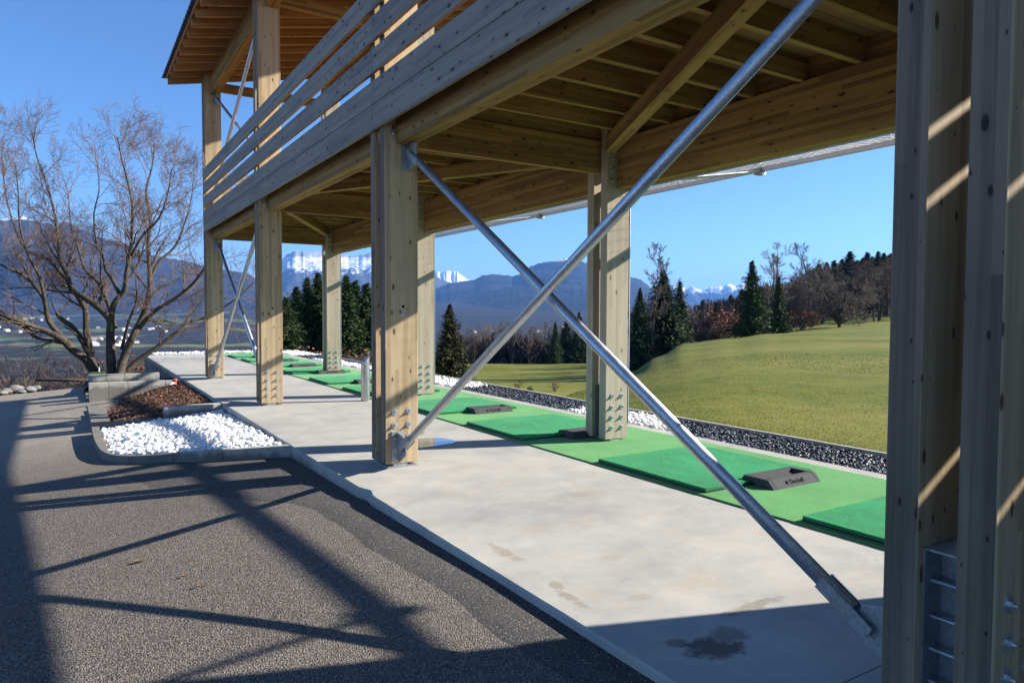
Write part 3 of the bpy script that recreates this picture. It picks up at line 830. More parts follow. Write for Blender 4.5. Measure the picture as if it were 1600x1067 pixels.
posts = {}
for i in range(4):
    y_ = Y0 + S*i
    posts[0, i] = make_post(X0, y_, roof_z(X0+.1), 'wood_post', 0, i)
    posts[1, i] = make_post(X0+DQ, y_+YQ, roof_z(X0+DQ+.1), 'wood_back', 1, i)
    # bolts through the beam ends
    for z_ in (3.2, 3.36):
        bolt_at(posts[0, i], X0+.09, Y0+S*i)(z_)
for i in range(1, 4):
    for z_ in (3.02, 3.14, 3.26, 3.38): bolt_at(posts[1, i], X0+DQ+.08, Y0+S*i+YQ)(z_)
# metal edge strips at the front posts
YB, YE = Y0+.0, Y0+3*S
# floor: cross beams through the gaps of the posts
for i in range(4):
    y_ = Y0+S*i+T+.004 + (YQ if False else 0)
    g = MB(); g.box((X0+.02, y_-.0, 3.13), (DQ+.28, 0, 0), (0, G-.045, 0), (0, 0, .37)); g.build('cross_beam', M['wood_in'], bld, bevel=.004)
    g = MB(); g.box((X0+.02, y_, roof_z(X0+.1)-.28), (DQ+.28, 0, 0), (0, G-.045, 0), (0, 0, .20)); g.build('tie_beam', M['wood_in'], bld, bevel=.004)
# longitudinal beams, bay by bay
ev = 6.29
for i in range(3):
    ya = Y0+S*i; yb = ya+S
    a, b_ = ya+PW+.002, yb-.002
    g = MB(); g.box((X0+.12, a, 3.11), (0, b_-a, 0), (.17, 0, 0), (0, 0, .388)); g.build('floor_edge_beam', M['wood_in'], bld, bevel=.005)
    g = MB(); g.box((X0+DQ+.14, a+YQ, 2.94), (0, b_-a, 0), (.16, 0, 0), (0, 0, .558)); bb = g.build('floor_edge_beam', M['wood_in'], bld, bevel=.005)
    for z_ in (3.02, 3.14, 3.26, 3.38):
        o = bolt_at(bb, X0+DQ+.14, a+YQ+.1)(z_); o.rotation_euler = (0, 0, -math.pi/2)
        pass
    g = MB(); g.box((X0+.12, a, ev), (0, b_-a, 0), (.17, 0, 0), (0, 0, roof_z(X0+.12)-ev-.004)); g.build('eave_beam', M['wood_in'], bld, bevel=.005)
    zq = roof_z(X0+DQ+.14); g = MB(); g.box((X0+DQ+.14, a+YQ, zq-.42), (0, b_-a, 0), (.16, 0, 0), (0, 0, .416)); g.build('eave_beam', M['wood_in'], bld, bevel=.005)
# joists
YC = Y0+PW/2
for i in range(0, 31):
    y_ = YC + S/10*i - .03
    if y_ > YE+PW: break
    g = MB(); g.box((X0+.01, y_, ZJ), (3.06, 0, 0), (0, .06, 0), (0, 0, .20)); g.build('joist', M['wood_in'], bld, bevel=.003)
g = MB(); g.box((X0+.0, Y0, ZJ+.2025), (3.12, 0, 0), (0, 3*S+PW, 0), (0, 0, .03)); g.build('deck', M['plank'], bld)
# horizontal diagonal braces under the joists
def beam_between(name, p, q, w, h, mat):
    p, q = Vector(p), Vector(q); d = q-p; s_ = Vector((-d.y, d.x, 0)).normalized()*w
    g = MB(); g.box(p - s_/2, d, s_, (0, 0, h)); return g.build(name, M[mat], bld, bevel=.004)
for i in range(3):
    ya = Y0+S*i; yb = ya+S
    if i == 0: pq = ((X0+.36, ya+PW+.30), (X0+DQ+.02, yb-.06))
    elif i == 1: pq = ((X0+.33, yb-.10), (X0+DQ+.10, ya+PW+.25))
    else: pq = ((X0+.36, ya+PW+.30), (X0+DQ+.02, yb-.06))
    beam_between('diagonal_brace', (*pq[0], 3.33), (*pq[1], 3.33), .12, .168, 'wood_in')
# guard boards outside the front posts
def guard(z_, h, y0_, y1_, x=None, th=.036, name='guard_board'):
    x = X0-.04 if x is None else x
    yy = y0_; first = True
    cuts = [y0_] + [v for v in (Y0+S+PW/2+.02,) if y0_ < v < y1_] + [y1_]
    for a, b_ in zip(cuts, cuts[1:]):
        g = MB(); g.box((x, a+.002, z_), (0, b_-a-.004, 0), (th, 0, 0), (0, 0, h), ); g.build(name, M['wood_board'], bld, bevel=.005)
EB = 16.95
for z_, h in ((3.262,.236),(3.503,.222),(3.805,.224),(4.108,.226),(4.412,.23)):
    guard(z_, h, .6, EB)
# gable guard at the far end
for z_ in (3.805, 4.11, 4.415):
    g = MB(); g.box((X0+W, YE+PW-.06, z_), (DQ-W, 0, 0), (0, .045, 0), (0, 0, .23)); g.build('guard_board', M['wood_board'], bld, bevel=.004)
for i in range(30):
    y_ = YC + S/10*i - .03
    g = MB(); g.box((X0+DQ+.20, y_+.062, ZJ+.001), (0, S/10-.064, 0), (.05, 0, 0), (0, 0, .198)); g.build('blocking', M['wood_in'], bld)
    g = MB(); g.box((X0+.16, y_+.062, ZJ+.001), (0, S/10-.064, 0), (.05, 0, 0), (0, 0, .198)); g.build('blocking', M['wood_in'], bld)
# low galvanised strip on the fairway side
g = MB(); g.box((X0+DQ+.302, Y0+YQ, 2.925), (0, 3*S+PW, 0), (.02, 0, 0), (0, 0, .12)); g.build('drip_strip', M['galv'], bld)
# roof
k = 0
y_ = 17.45
while y_ > .3:
    g = MB(); x_a, x_b = 1.87, 7.85
    g.box((x_a, y_, roof_z(x_a)), (x_b-x_a, 0, .215*(x_b-x_a)), (0, .06, 0), (0, 0, .195)); g.build('rafter', M['wood_rafter'], bld, bevel=.003); y_ -= .527
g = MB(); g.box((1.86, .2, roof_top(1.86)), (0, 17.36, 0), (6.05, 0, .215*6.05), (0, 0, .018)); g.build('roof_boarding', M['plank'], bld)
g = MB(); rows = []
n_ = int(17.75/.0275)
for j in range(n_+1):
    y_ = .1+.0275*j; dz = .018*math.cos(2*math.pi*y_/.22)
    rows.append([(1.78, y_, roof_top(1.78)+.045+dz), (4.1, y_, roof_top(4.1)+.045+dz), (8.0, y_, roof_top(8.0)+.045+dz)])
g.grid([r[::-1] for r in rows]); rf = g.build('roof_sheet', M['roof'], bld, smooth=True)
md = rf.modifiers.new('Solid', 'SOLIDIFY'); md.thickness = .022; md.offset = 1
g = MB(); g.box((1.845, .2, roof_top(1.86)-.06), (0, 17.36, 0), (.018, 0, 0), (0, 0, .075)); g.build('eave_board', M['wood_rafter'], bld)

# crossed steel tubes
def tube_brace(a, b_, r_, plate_a=None, plate_b=None):
    a, b_ = Vector(a), Vector(b_); d = (b_-a).normalized()
    g = MB(); g.tube([a, b_], [r_, r_], 24); o = g.build('tube_brace', M['galv'], bld, smooth=False)
    for p in o.data.polygons: p.use_smooth = len(p.vertices) == 4
    for e, dd in ((a, -d), (b_, d)):
        up = Vector((1, 0, 0)).cross(d).normalized()
        g = MB(); q = e - dd*.16
        # forked gusset gripping the tube end
        for sx in (-1, 1):
            g.box(q - up*.030 + Vector((sx*(r_*.98) - .004, 0, 0)), dd*.27, up*.060, (.008, 0, 0))
        g.box(e + dd*.02 - up*.040 + Vector((-.004, 0, 0)), dd*.15, up*.08, (.008, 0, 0))
        g.build('fork_end', M['plate'], o)
    return o
def foot_plate(x, yf, z0, z1, sgn, post_o):
    """plate flat on the post face plus gusset standing out; sgn -1 faces the camera side"""
    g = MB(); g.box((x-.06, yf, z0), (0, 0, z1-z0), (.12, 0, 0), (0, sgn*.012, 0))
    g.prism([(x-.006, yf+sgn*.012, z0+.01), (x-.006, yf+sgn*.012, z1-.01), (x-.006, yf+sgn*.09, z1-.02), (x-.006, yf+sgn*.22, (z0+z1)/2+.09), (x-.006, yf+sgn*.22, (z0+z1)/2-.05), (x-.006, yf+sgn*.08, z0+.01)], (.012, 0, 0))
    for z_ in (z0+.05, z1-.05): g.tube([(x-.035, yf+sgn*.012, z_), (x-.035, yf+sgn*.022, z_)], [.012]*2, 6)
    g.build('gusset', M['plate'], bld)
def cross(i, zlo, zhi, r_=.036):
    yn, yf = Y0+S*i+PW, Y0+S*(i+1)
    xa, xb = X0+.235, X0+.125
    tube_brace((xa, yf-.16, zhi-.05), (xa, yn+.26, zlo+.07), r_)
    tube_brace((xb, yf-.20, zlo+.06), (xb, yn+.12, zhi-.02), r_)
    foot_plate(xa, yf, zhi-.16, zhi+.13, -1, None); foot_plate(xb, yf, zlo-.13, zlo+.16, -1, None)
    foot_plate(xa, yn, zlo-.13, zlo+.16, 1, None); foot_plate(xb, yn, zhi-.16, zhi+.13, 1, None)
cross(0, .19, 3.02); cross(2, .19, 3.02, .036); cross(2, 3.95, 6.22, .032)

# slatted screen closing the bay behind the camera side (its edge shades the near slab)
z_ = .02
for k in range(21):
    top = z_+.2
    if k in (12, 17, 18): z_ += .045
    g = MB(); g.box((X0+DQ+.30, -5.5, z_), (0, 5.5+Y0+YQ+.335, 0), (.04, 0, 0), (0, 0, .199)); g.build('screen_board', M['wood_board'], bld); z_ += .2

z_ = .0  # front screen boards, unseen, added to darken the nearest post
for k in range(17):
    g = MB(); g.box((X0+.02, -5.5, z_), (0, 5.5+.62, 0), (.04, 0, 0), (0, 0, .213)); g.build('screen_board', M['wood_board'], bld); z_ += .215
g = MB(); g.box((X0+.07, -5.45, 3.5), (0, 5.55, 0), (DQ+.2, 0, 0), (0, 0, .2)); g.build('deck', M['plank'], bld)  # unseen deck, added overhead to keep sky light off the nearest post
# net frame reaching out over the fairway edge
XN, ZN = 7.92, 3.47
fr = MB()
fr.box((XN-.03, Y0-1.5, ZN-.05), (0, 3*S+3.2, 0), (.06, 0, 0), (0, 0, .105))
net = fr.build('net_frame', M['galv'], bld)
for i in range(4):
    yy = Y0+S*i
    if i in (1, 2):
        g = MB(); g.prism([(X0+DQ+.32, yy-.02, 3.03), (XN-.03, yy-.02, ZN-.05), (XN-.03, yy+.30, ZN-.05), (X0+DQ+.32, yy+.30, 3.03)], (0, 0, .012)); g.build('net_arm', M['galv'], net)
    else:
        g = MB(); g.prism([(X0+DQ+.32, yy+.02, 3.03), (XN-.03, yy+.02, ZN-.05), (XN-.03, yy+.08, ZN-.05), (X0+DQ+.32, yy+.08, 3.03)], (0, 0, .012)); g.build('net_arm', M['galv'], net)
    g = MB(); g.box((XN-.06, yy-.02, ZN-.09), (.12, 0, 0), (0, .10, 0), (0, 0, .16)); g.tube([(XN, yy-.03, ZN-.07), (XN, yy-.05, ZN-.07)], [.02, .02], 8); g.build('bracket', M['plate'], net)
V_, F_ = [], []
def wire(a, b_, r_=.0016):
    a, b_ = np.array(a), np.array(b_); d = b_-a; u = np.cross(d, (0,0,1.)); u = u/np.linalg.norm(u)*r_; w = np.array((0,0,r_))
    k0 = len(V_)
    for q in (a, b_):
        for s1, s2 in ((1,0),(-.5,.87),(-.5,-.87)): V_.append(q+u*s1+w*s2)
    for i in range(3): F_.append((k0+i, k0+(i+1) % 3, k0+3+(i+1) % 3, k0+3+i))
for j in range(19):
    t = (j+.5)/19; wire((X0+DQ+.33+t*(XN-X0-DQ-.36), Y0, 3.06+t*.40), (X0+DQ+.33+t*(XN-X0-DQ-.36), YE+PW, 3.06+t*.40))
yy = Y0
while yy < YE+PW: wire((X0+DQ+.33, yy, 3.06), (XN-.03, yy, 3.46)); yy += .12
npmesh('netting', V_, F_, M['galv'], net)
# metal strips on the narrow outer faces of the far front posts
# ================================================================ vegetation
def bark_mat(name, a, b, c_, sc1=30):
    m = NT(name, .95, spec=.1); p = m.pos(); n1 = m.noise(m.scale(p, (1, 1, .35)), sc1, 5, .7); n2 = m.noise(p, 2.2, 4, .7)
    c = m.ramp(n1, [(.35, a), (.65, b)]); c = m.mix(m.ramp(n2, [(.5, 0.0), (.68, .7)]), c, c_)
    m.color(c); m.bump(n1, .7, .02); return m.m
M['bark'] = bark_mat('tree_bark', (.032,.026,.021), (.135,.110,.088), (.065,.060,.032))
M['twig'] = bark_mat('twigs', (.10,.068,.056), (.22,.16,.138), (.15,.115,.10), 3)
M['twig_far'] = bark_mat('far_twigs', (.080,.064,.054), (.19,.155,.13), (.13,.10,.08), .6)
M['twig_dark'] = bark_mat('dark_twigs', (.045,.034,.03), (.12,.092,.078), (.07,.055,.05), .6)
M['twig_pale'] = bark_mat('pale_twigs', (.14,.11,.09), (.30,.24,.19), (.2,.16,.13), .6)
def leaf_mat(name, a, b, sc1=2.5):
    m = NT(name, .75, spec=.15); p = m.pos(); n1 = m.noise(p, sc1, 4, .7); n2 = m.noise(p, sc1*9, 2, .7)
    m.color(m.ramp(m.math('MULTIPLY_ADD', n1, .6, m.math('MULTIPLY', n2, .4)), [(.36, a), (.64, b)])); return m.m
M['needle'] = leaf_mat('spruce_needles', (.012,.026,.010), (.075,.115,.032), 1.6)
M['needle_dark'] = leaf_mat('dark_needles', (.009,.020,.010), (.05,.08,.028), .8)
M['needle_olive'] = leaf_mat('olive_needles', (.020,.024,.010), (.085,.085,.035), 3)
M['rust'] = leaf_mat('rusty_leaves', (.10,.04,.02), (.30,.13,.075), 2)

def rand_perp(d, rnd):
    v = Vector((rnd.gauss(0,1), rnd.gauss(0,1), rnd.gauss(0,1))); v = v - d*v.dot(d)
    return v.normalized() if v.length > 1e-4 else d.orthogonal().normalized()

class TreeGen:
    """tapered limbs into `wood`, fine branches into `twigs`"""
    def __init__(s, rnd, up=.25, spread=.8, rmin=.006, curl=.12):
        s.r = rnd; s.wood = MB(); s.tw = MB(); s.up = up; s.spread = spread; s.rmin = rmin; s.curl = curl; s.count = 0
    def limb(s, pts, r0, r1, levels, nch, L, big=True, start=.25):
        n = len(pts); radii = [max(s.rmin, r0 + (r1-r0)*(i/(n-1))**.85) for i in range(n)]
        rr = radii[0]
        (s.wood if rr > .03 and big else s.tw).tube(pts, radii, 8 if rr > .06 else (5 if rr > .022 else 3), cap=False)
        s.count += 1
        if levels <= 0: return
        for k in range(nch):
            t = start + (1-start)*(k + s.r.random())/nch
            f = t*(n-1); i = min(int(f), n-2); p = pts[i].lerp(pts[i+1], f-i); d = (pts[i+1]-pts[i]).normalized()
            rad_ = radii[i]*(1-(f-i)) + radii[i+1]*(f-i)
            ln = L*(.55+.6*s.r.random())*(1.12-.55*t)
            dd = (d*(1-s.spread*.6) + rand_perp(d, s.r)*s.spread + Vector((0,0,s.up))).normalized()
            s.branch(p, dd, ln, rad_*(.42+.2*s.r.random()), levels-1, nch, ln)
    def branch(s, p, d, ln, r0, levels, nch, L):
        m = 6 if levels >= 2 else (4 if levels == 1 else 3); pts = [p.copy()]
        for k in range(m):
            d = (d + rand_perp(d, s.r)*s.curl*s.r.random()*2 + Vector((0,0,s.up*.22))).normalized()
            p = p + d*(ln/m); pts.append(p.copy())
        nn = max(3, int(nch*.85) if levels >= 2 else int(nch*.8))
        s.limb(pts, max(r0, s.rmin), max(s.rmin*.7, r0*.25), levels, nn, ln*.62, start=.15)

# ---- the big bare tree, limbs laid out after the real one
D0 = 20.2
def limb_px(px, dd0, dd1):
    out = []
    n = len(px)
    for i, (x, y_) in enumerate(px):
        d = D0 + dd0 + (dd1-dd0)*i/(n-1)
        out.append(at(x + rt.uniform(-2.5, 2.5)*(i > 0), y_ + rt.uniform(-2, 2)*(i > 0), d + rt.uniform(-.12, .12)))
    return smooth_path(out, 3)
BIG = [
 ([(150,586),(135,562),(117,548),(95,532),(73,516),(49,507),(24,499),(0,490),(-30,478),(-70,455)], 0, -2.2, .19, .05, 9),
 ([(155,586),(146,566),(131,536),(114,511),(97,497),(88,490)], 0, 1.2, .15, .09, 4),
 ([(152,584),(138,545),(133,516),(133,490),(127,472),(105,436),(92,426),(70,405),(44,392),(25,360),(12,310),(5,262)], .2, 2.2, .17, .02, 12),
 ([(117,548),(96,528),(75,502),(71,470),(58,450),(39,433),(15,419),(-12,405),(-40,370)], -.4, -1.6, .13, .03, 9),
 ([(176,590),(173,560),(174,520),(171,499),(149,475),(127,460),(114,453),(102,429),(95,407),(90,375),(84,335),(72,292),(60,245),(52,205)], 0, .6, .20, .02, 14),
 ([(174,518),(178,480),(192,453),(197,429),(202,395),(207,370),(205,330),(200,292),(188,250),(184,215)], 0, -.8, .13, .02, 11),
 ([(186,588),(196,556),(207,526),(224,497),(231,460),(234,417),(229,380),(234,340),(230,300),(238,262),(240,225)], 0, .5, .18, .02, 12),
 ([(180,512),(168,477),(153,443),(132,421),(122,390),(110,350),(108,305)], .1, 2.0, .10, .02, 9),
 ([(186,458),(176,435),(165,420),(158,398),(150,375),(148,335),(156,295),(152,250)], 0, 1.4, .09, .018, 9),
 ([(207,526),(226,500),(245,485),(270,470),(300,447),(322,415),(340,370),(352,335)], .3, -1.4, .12, .02, 10),
 ([(190,590),(215,566),(240,546),(275,520),(300,502),(330,492),(365,470),(395,440)], 0, 1.6, .13, .02, 9),
 ([(234,440),(250,410),(275,385),(290,350),(300,310),(305,275)], .4, 1.8, .08, .016, 9),
 ([(205,400),(222,370),(250,340),(262,300),(268,265)], -.5, -2.0, .07, .016, 8),
 ([(150,592),(134,594),(97,593),(57,592)], -.2, -.8, .085, .06, 3),
 ([(58,592),(62,575),(76,560),(80,545)], -.8, -1.0, .03, .012, 3),
 ([(71,470),(62,430),(46,400),(30,350),(28,300),(22,255)], -1.2, -2.4, .07, .015, 9),
 ([(190,545),(204,500),(212,470),(214,440)], 0, -1.8, .07, .02, 6),
 ([(300,502),(325,500),(350,512),(380,520),(400,515)], .8, 2.6, .05, .012, 7),
]
rt = random.Random(11)
tg = TreeGen(rt, up=.18, spread=.72, rmin=.0032, curl=.24)
for (px, a, b_, r0, r1, nc) in BIG:
    pts = limb_px(px, a, b_)
    big_l = .9 + .12*nc*.8
    tg.limb(pts, r0*.70, r1*.62, 3 if nc > 4 else 2, int(nc*1.25), min(2.1, big_l), start=.26)
for (px, a, b_, r0, r1, nc) in BIG:
    if nc < 7: continue
    q = limb_px(px, a, b_); e = q[-1]; dd0 = (q[-1]-q[-4]).normalized()
    for k in range(4):
        tg.branch(e - dd0*rt.uniform(0, .5), (dd0*.9 + rand_perp(dd0, rt)*.45 + Vector((0,0,.25))).normalized(), rt.uniform(.9, 1.5), r1*.6, 2, 9, 1.4)
base = at(168, 592, D0); base.z -= .05
tree = empty('bare_tree', base)
tag(tree, 'big leafless many-stemmed tree spreading low behind the block walls at the left', 'tree')
bl = MB(); pts = [base+Vector((.02,.05,-.75)), base+Vector((0,0,-.2)), base+Vector((0,.0,.05)), base+Vector((0,0,.22))]
bl.tube(pts, [.55,.40,.25,.12], 12)
tg.wood.v and None
o0 = len(tg.wood.v)
off = len(tg.wood.v); tg.wood.v += bl.v; tg.wood.f += [tuple(i+off for i in f) for f in bl.f]; tg.wood.uv += bl.uv; tg.wood.mi += bl.mi
tg.wood.build('trunk', M['bark'], tree, smooth=True)
tg.tw.build('crown', M['twig'], tree, smooth=True)
print('big tree twigs', tg.count)

def proto_bare(seed, h=8, kind='tall', mat='twig_far', lv=3, nch=6):
    rnd = random.Random(seed); t = TreeGen(rnd, up=.34 if kind != 'round' else .12, spread=.74 if kind != 'round' else .8, rmin=.013, curl=.16)
    root = empty('bare_tree', (0, 0, 0))
    if kind == 'round':
        for k in range(9):
            a = 2*math.pi*k/9 + rnd.uniform(-.3, .3); el = rnd.uniform(.35, 1.25)
            d = Vector((math.cos(a)*math.cos(el), math.sin(a)*math.cos(el), math.sin(el)))
            p = Vector((0,0,.3)); pts = [Vector((0,0,-.3)), p]
            for q in range(6):
                p = p + d*(h*.125); d = (d + rand_perp(d, rnd)*.14 + Vector((0,0,.05))).normalized(); pts.append(p.copy())
            t.limb(pts, .16, .04, lv, nch+1, h*.27, start=.25)
    else:
        stems = 1 if kind == 'tall' else rnd.choice((2, 3))
        for k in range(stems):
            d = Vector((rnd.uniform(-.12,.12), rnd.uniform(-.12,.12), 1)).normalized(); p = Vector((rnd.uniform(-.3,.3)*(stems>1), rnd.uniform(-.3,.3)*(stems>1), -.4)); pts = [p.copy()]
            for q in range(8):
                p = p + d*(h*.125); d = (d + rand_perp(d, rnd)*.07 + Vector((0,0,.06))).normalized(); pts.append(p.copy())
            t.limb(pts, .017*h, .012, lv, nch+2, h*(.26 if kind == 'tall' else .30), start=.34 if kind == 'tall' else .2)
    if t.wood.v: t.wood.build('trunk', M['bark'], root, smooth=True)
    t.tw.build('crown', M[mat], root, smooth=True)
    return root
def proto_spruce(seed, h=7, mat='needle', wid=.26, gap=.1, dense=1.0):
    rnd = random.Random(seed); root = empty('spruce', (0, 0, 0))
    tr = MB(); tr.tube([(0,0,-.4),(0,0,h*.5),(0,0,h*.985)], [.02*h,.012*h,.003], 7); tr.build('trunk', M['bark'], root, smooth=True)
    V, Fq = [], []
    z_ = h*.04 + gap*h*.3; lvl = 0
    while z_ < h*.985:
        t = z_/h; Rm = h*wid*((1-t)**.85)*(1+.0*lvl)+.04
        nb = int((11 if t < .8 else 7)*dense)
        for k in range(nb):
            a = rnd.uniform(0, 2*math.pi); ln = Rm*rnd.uniform(.55, 1.15)*(1+.45*mn.noise(Vector((math.cos(a)*1.2+seed, math.sin(a)*1.2, z_*1.6/h*7))))
            if rnd.random() < .06: ln *= 1.25
            droop = -.30 + .55*t + rnd.uniform(-.12, .12)
            p = Vector((0, 0, z_+rnd.uniform(-.05,.05)*h*.2)); d = Vector((math.cos(a), math.sin(a), droop)).normalized()
            m = max(3, int(ln/(.026*h)))
            for q in range(m):
                f = (q+.6)/m; c = p + d*(ln*f) + Vector((0,0,.10*ln*f*f))
                for e in range(2):
                    sz = .0215*h*(1.25-.5*f)*rnd.uniform(.7, 1.4)*(.42+.62*(1-t)**.7); 
                    ax = (d + rand_perp(d, rnd)*.8).normalized(); ay = rand_perp(ax, rnd); ay.z *= .5
                    o_ = c + rand_perp(d, rnd)*sz*.8 + Vector((0, 0, -sz*.5*rnd.random()))
                    b = len(V); A = ax*sz*1.5; B = ay*sz*.45
                    V += [tuple(o_-A*.5-B), tuple(o_-A*.4+B), tuple(o_+A), tuple(o_+A*.2-B*1.1)]; Fq.append((b, b+1, b+2, b+3))
        z_ += h*.0155*(1+.3*rnd.random())*(.5+.55*(1-t)); lvl += 1
    npmesh('crown', V, Fq, M[mat], root)
    return root
def put(proto, first, px, d, h, h0, lab, group, wide=1.0, sink=0, cat='tree', name=None):
    o = proto if first else copy_tree(proto)
    x, y_ = hdist(px, d); z_ = zterr(x, y_) - sink
    o.location = (x, y_, z_); s_ = h/h0; o.scale = (s_*wide, s_*wide, s_); o.rotation_euler = (0, 0, R.uniform(0, 6.28))
    tag(o, lab, cat, group); return o
def h_for(px, d, ytop, sink=0):
    x, y_ = hdist(px, d); z_ = zterr(x, y_) - sink
    return 1.5 + (486.5-ytop)*d/FPX - z_

# labels for repeated woodland
# --- spruces that stand out
sp = [proto_spruce(3, 7, 'needle', .30, 0, 1.5), proto_spruce(5, 7, 'needle', .26, 0, 1.35), proto_spruce(8, 7, 'needle_olive', .29, 0, 1.9), proto_spruce(13, 7, 'needle_dark', .33, 0, 1.6)]
used = [False]*4
def spruce(k, px, d, ytop, lab, wide=1.0, group=None, sink=0):
    h = h_for(px, d, ytop, sink); o = put(sp[k], not used[k], px, d, h, 7, lab, group, wide, sink); used[k] = True; return o
spruce(3, 1036, 68, 418, 'broad dark spruce just behind the hill edge, right of the middle post', 1.25)
spruce(1, 1062, 74, 436, 'slightly shorter spruce leaning into the broad dark one behind the hill edge', 1.15)
spruce(0, 1174, 64, 403, 'tall dark spruce on the meadow crest, the left one of the pair', 1.08)
spruce(1, 1216, 66, 428, 'narrower spruce on the meadow crest, the right one of the pair', .95)
spruce(2, 703, 31, 473, 'olive green bushy conifer between the middle back post and the crossed tubes', 1.05)
spruce(3, 1000, 62, 446, 'dark spruce half hidden by the right edge of the double middle post', .8)
spruce(3, 1118, 92, 468, 'small dark spruce in the gap below the distant snowy peaks', .9)
spruce(0, 905, 116, 484, 'dark spruce rising above the bare wood, left of the double middle post', 1.0)
spruce(1, 868, 113, 500, 'slim spruce at the right end of the bare wood', .9)
spruce(3, 885, 118, 496, 'squat dark spruce between the two slim ones near the double middle post', 1.1)
spruce(1, 925, 110, 488, 'spruce seen through the gap of the double middle post', .9)
L0 = [(446,46,462,.9),(463,52,446,.85),(480,50,432,.8),(497,55,424,.8),(512,50,434,.95),(528,54,430,.8),(541,48,428,.8),(556,52,436,.85),(573,50,440,.9),(590,53,446,1),(454,58,470,1.1),(547,60,440,1)]
for j, (px, d, yt, wd) in enumerate(L0):
    spruce((0,3,1,0)[j % 4], px, d, yt, 'one of the tall dark spruces clumped beyond the slab end', wd*1.6, 'dark spruces clumped beyond the far end of the slab')
# right-hand forest skyline
fs = [(1278,118,408),(1290,125,405),(1302,122,402),(1326,126,388),(1338,134,402),(1353,128,389),(1361,135,396),(1370,130,388),(1379,136,390),(1390,128,391),(1402,132,386),(1418,130,389),(1268,120,416),(1254,125,424),(1314,140,400),(1346,142,398),(1386,143,394),
      (1098,135,464),(1142,130,456),(1158,132,448)]
for j, (px, d, yt) in enumerate(fs):
    spruce((3,1,0)[j % 3], px, d, yt, 'one of the dark spruces on the forest skyline at the right', 1.6, 'spruces on the right-hand skyline')
# --- bare trees
bp_ = [proto_bare(21, 8, 'tall', 'twig_far', 3, 8), proto_bare(22, 8, 'multi', 'twig_far', 3, 7), proto_bare(23, 8, 'tall', 'twig_pale', 3, 8), proto_bare(24, 8, 'multi', 'twig_dark', 3, 7)]
ub = [False]*4
def bare(k, px, d, ytop, lab, wide=1.0, group=None, sink=0):
    h = h_for(px, d, ytop, sink); o = put(bp_[k], not ub[k], px, d, h, 8.3, lab, group, wide, sink); ub[k] = True; return o
bare(0, 1050, 78, 372, 'tall thin bare tree sticking up behind the broad dark spruce', 1.1)
bare(0, 1014, 66, 398, 'slight bare tree with leaning tip, next to the double middle post', 1.1)
bare(2, 1215, 80, 376, 'tall bare tree with fan-shaped top above the pair of spruces', 1.5)
bare(0, 1203, 84, 392, 'thinner bare tree just left of the fan-topped one', 1.2)
bare(0, 1268, 92, 374, 'bare tree with twisted top on the skyline left of the round bare tree', 1.4)
bare(2, 1252, 96, 396, 'low ragged bare tree on the skyline between the two tall ones', 1.2)
rn = random.Random(5)
for j in range(30):   # wood beyond the lower field
    px = 722 + j*6.2 + rn.uniform(-3, 3); d = rn.uniform(114, 140)
    yt = 512 - 8*math.sin((px-722)/180*math.pi) + rn.uniform(-6, 8)
    bare(rn.choice((0,1,1,2,2)), px, d, yt, 'one of the greyish bare trees beyond the lower field', 1.25, 'bare trees beyond the lower field')
for j in range(34):   # hillside wood behind the red bushes
    px = 1072 + rn.uniform(0, 185); d = rn.uniform(96, 160)
    yt = 478 - (px-1072)*.22 + rn.uniform(-9, 14)
    bare(rn.choice((3,3,1,3)), px, d, yt, 'one of the dark bare trees on the wooded slope behind the spruces', 1.4, 'dark bare trees on the wooded slope')
for j in range(34):   # wood behind the round tree
    px = 1238 + rn.uniform(0, 190); d = rn.uniform(92, 125)
    yt = 424 - (px-1240)*.12 + rn.uniform(-10, 20)
    bare(rn.choice((3,1,3)), px, d, yt, 'one of the dark bare trees crowding behind the round bare tree', 1.35, 'bare trees behind the round tree')
for j in range(10):
    px = 985 + rn.uniform(-5, 30); d = rn.uniform(78, 105)
    bare(rn.choice((1,3)), px, d, 478+rn.uniform(-12, 24), 'one of the low bare trees round the foot of the broad dark spruce', 1.2, 'low bare trees by the hill edge')
for j in range(8):
    px = 1068 + j*6; d = rn.uniform(86, 98)
    bare(2, px, d, 484+rn.uniform(-10, 8), 'one of the pale thin bare trees beside the red-brown bushes', 1.3, 'pale bare trees by the red-brown bushes')
# the round bare tree
rb = proto_bare(31, 7, 'round', 'twig_far', 3, 11)
x, y_ = hdist(1312, 76); rb.location = (x, y_, zterr(x, y_)); rb.scale = (1.32, 1.32, 1.16)
tag(rb, 'wide dome-shaped leafless tree on the meadow crest at the right', 'tree')
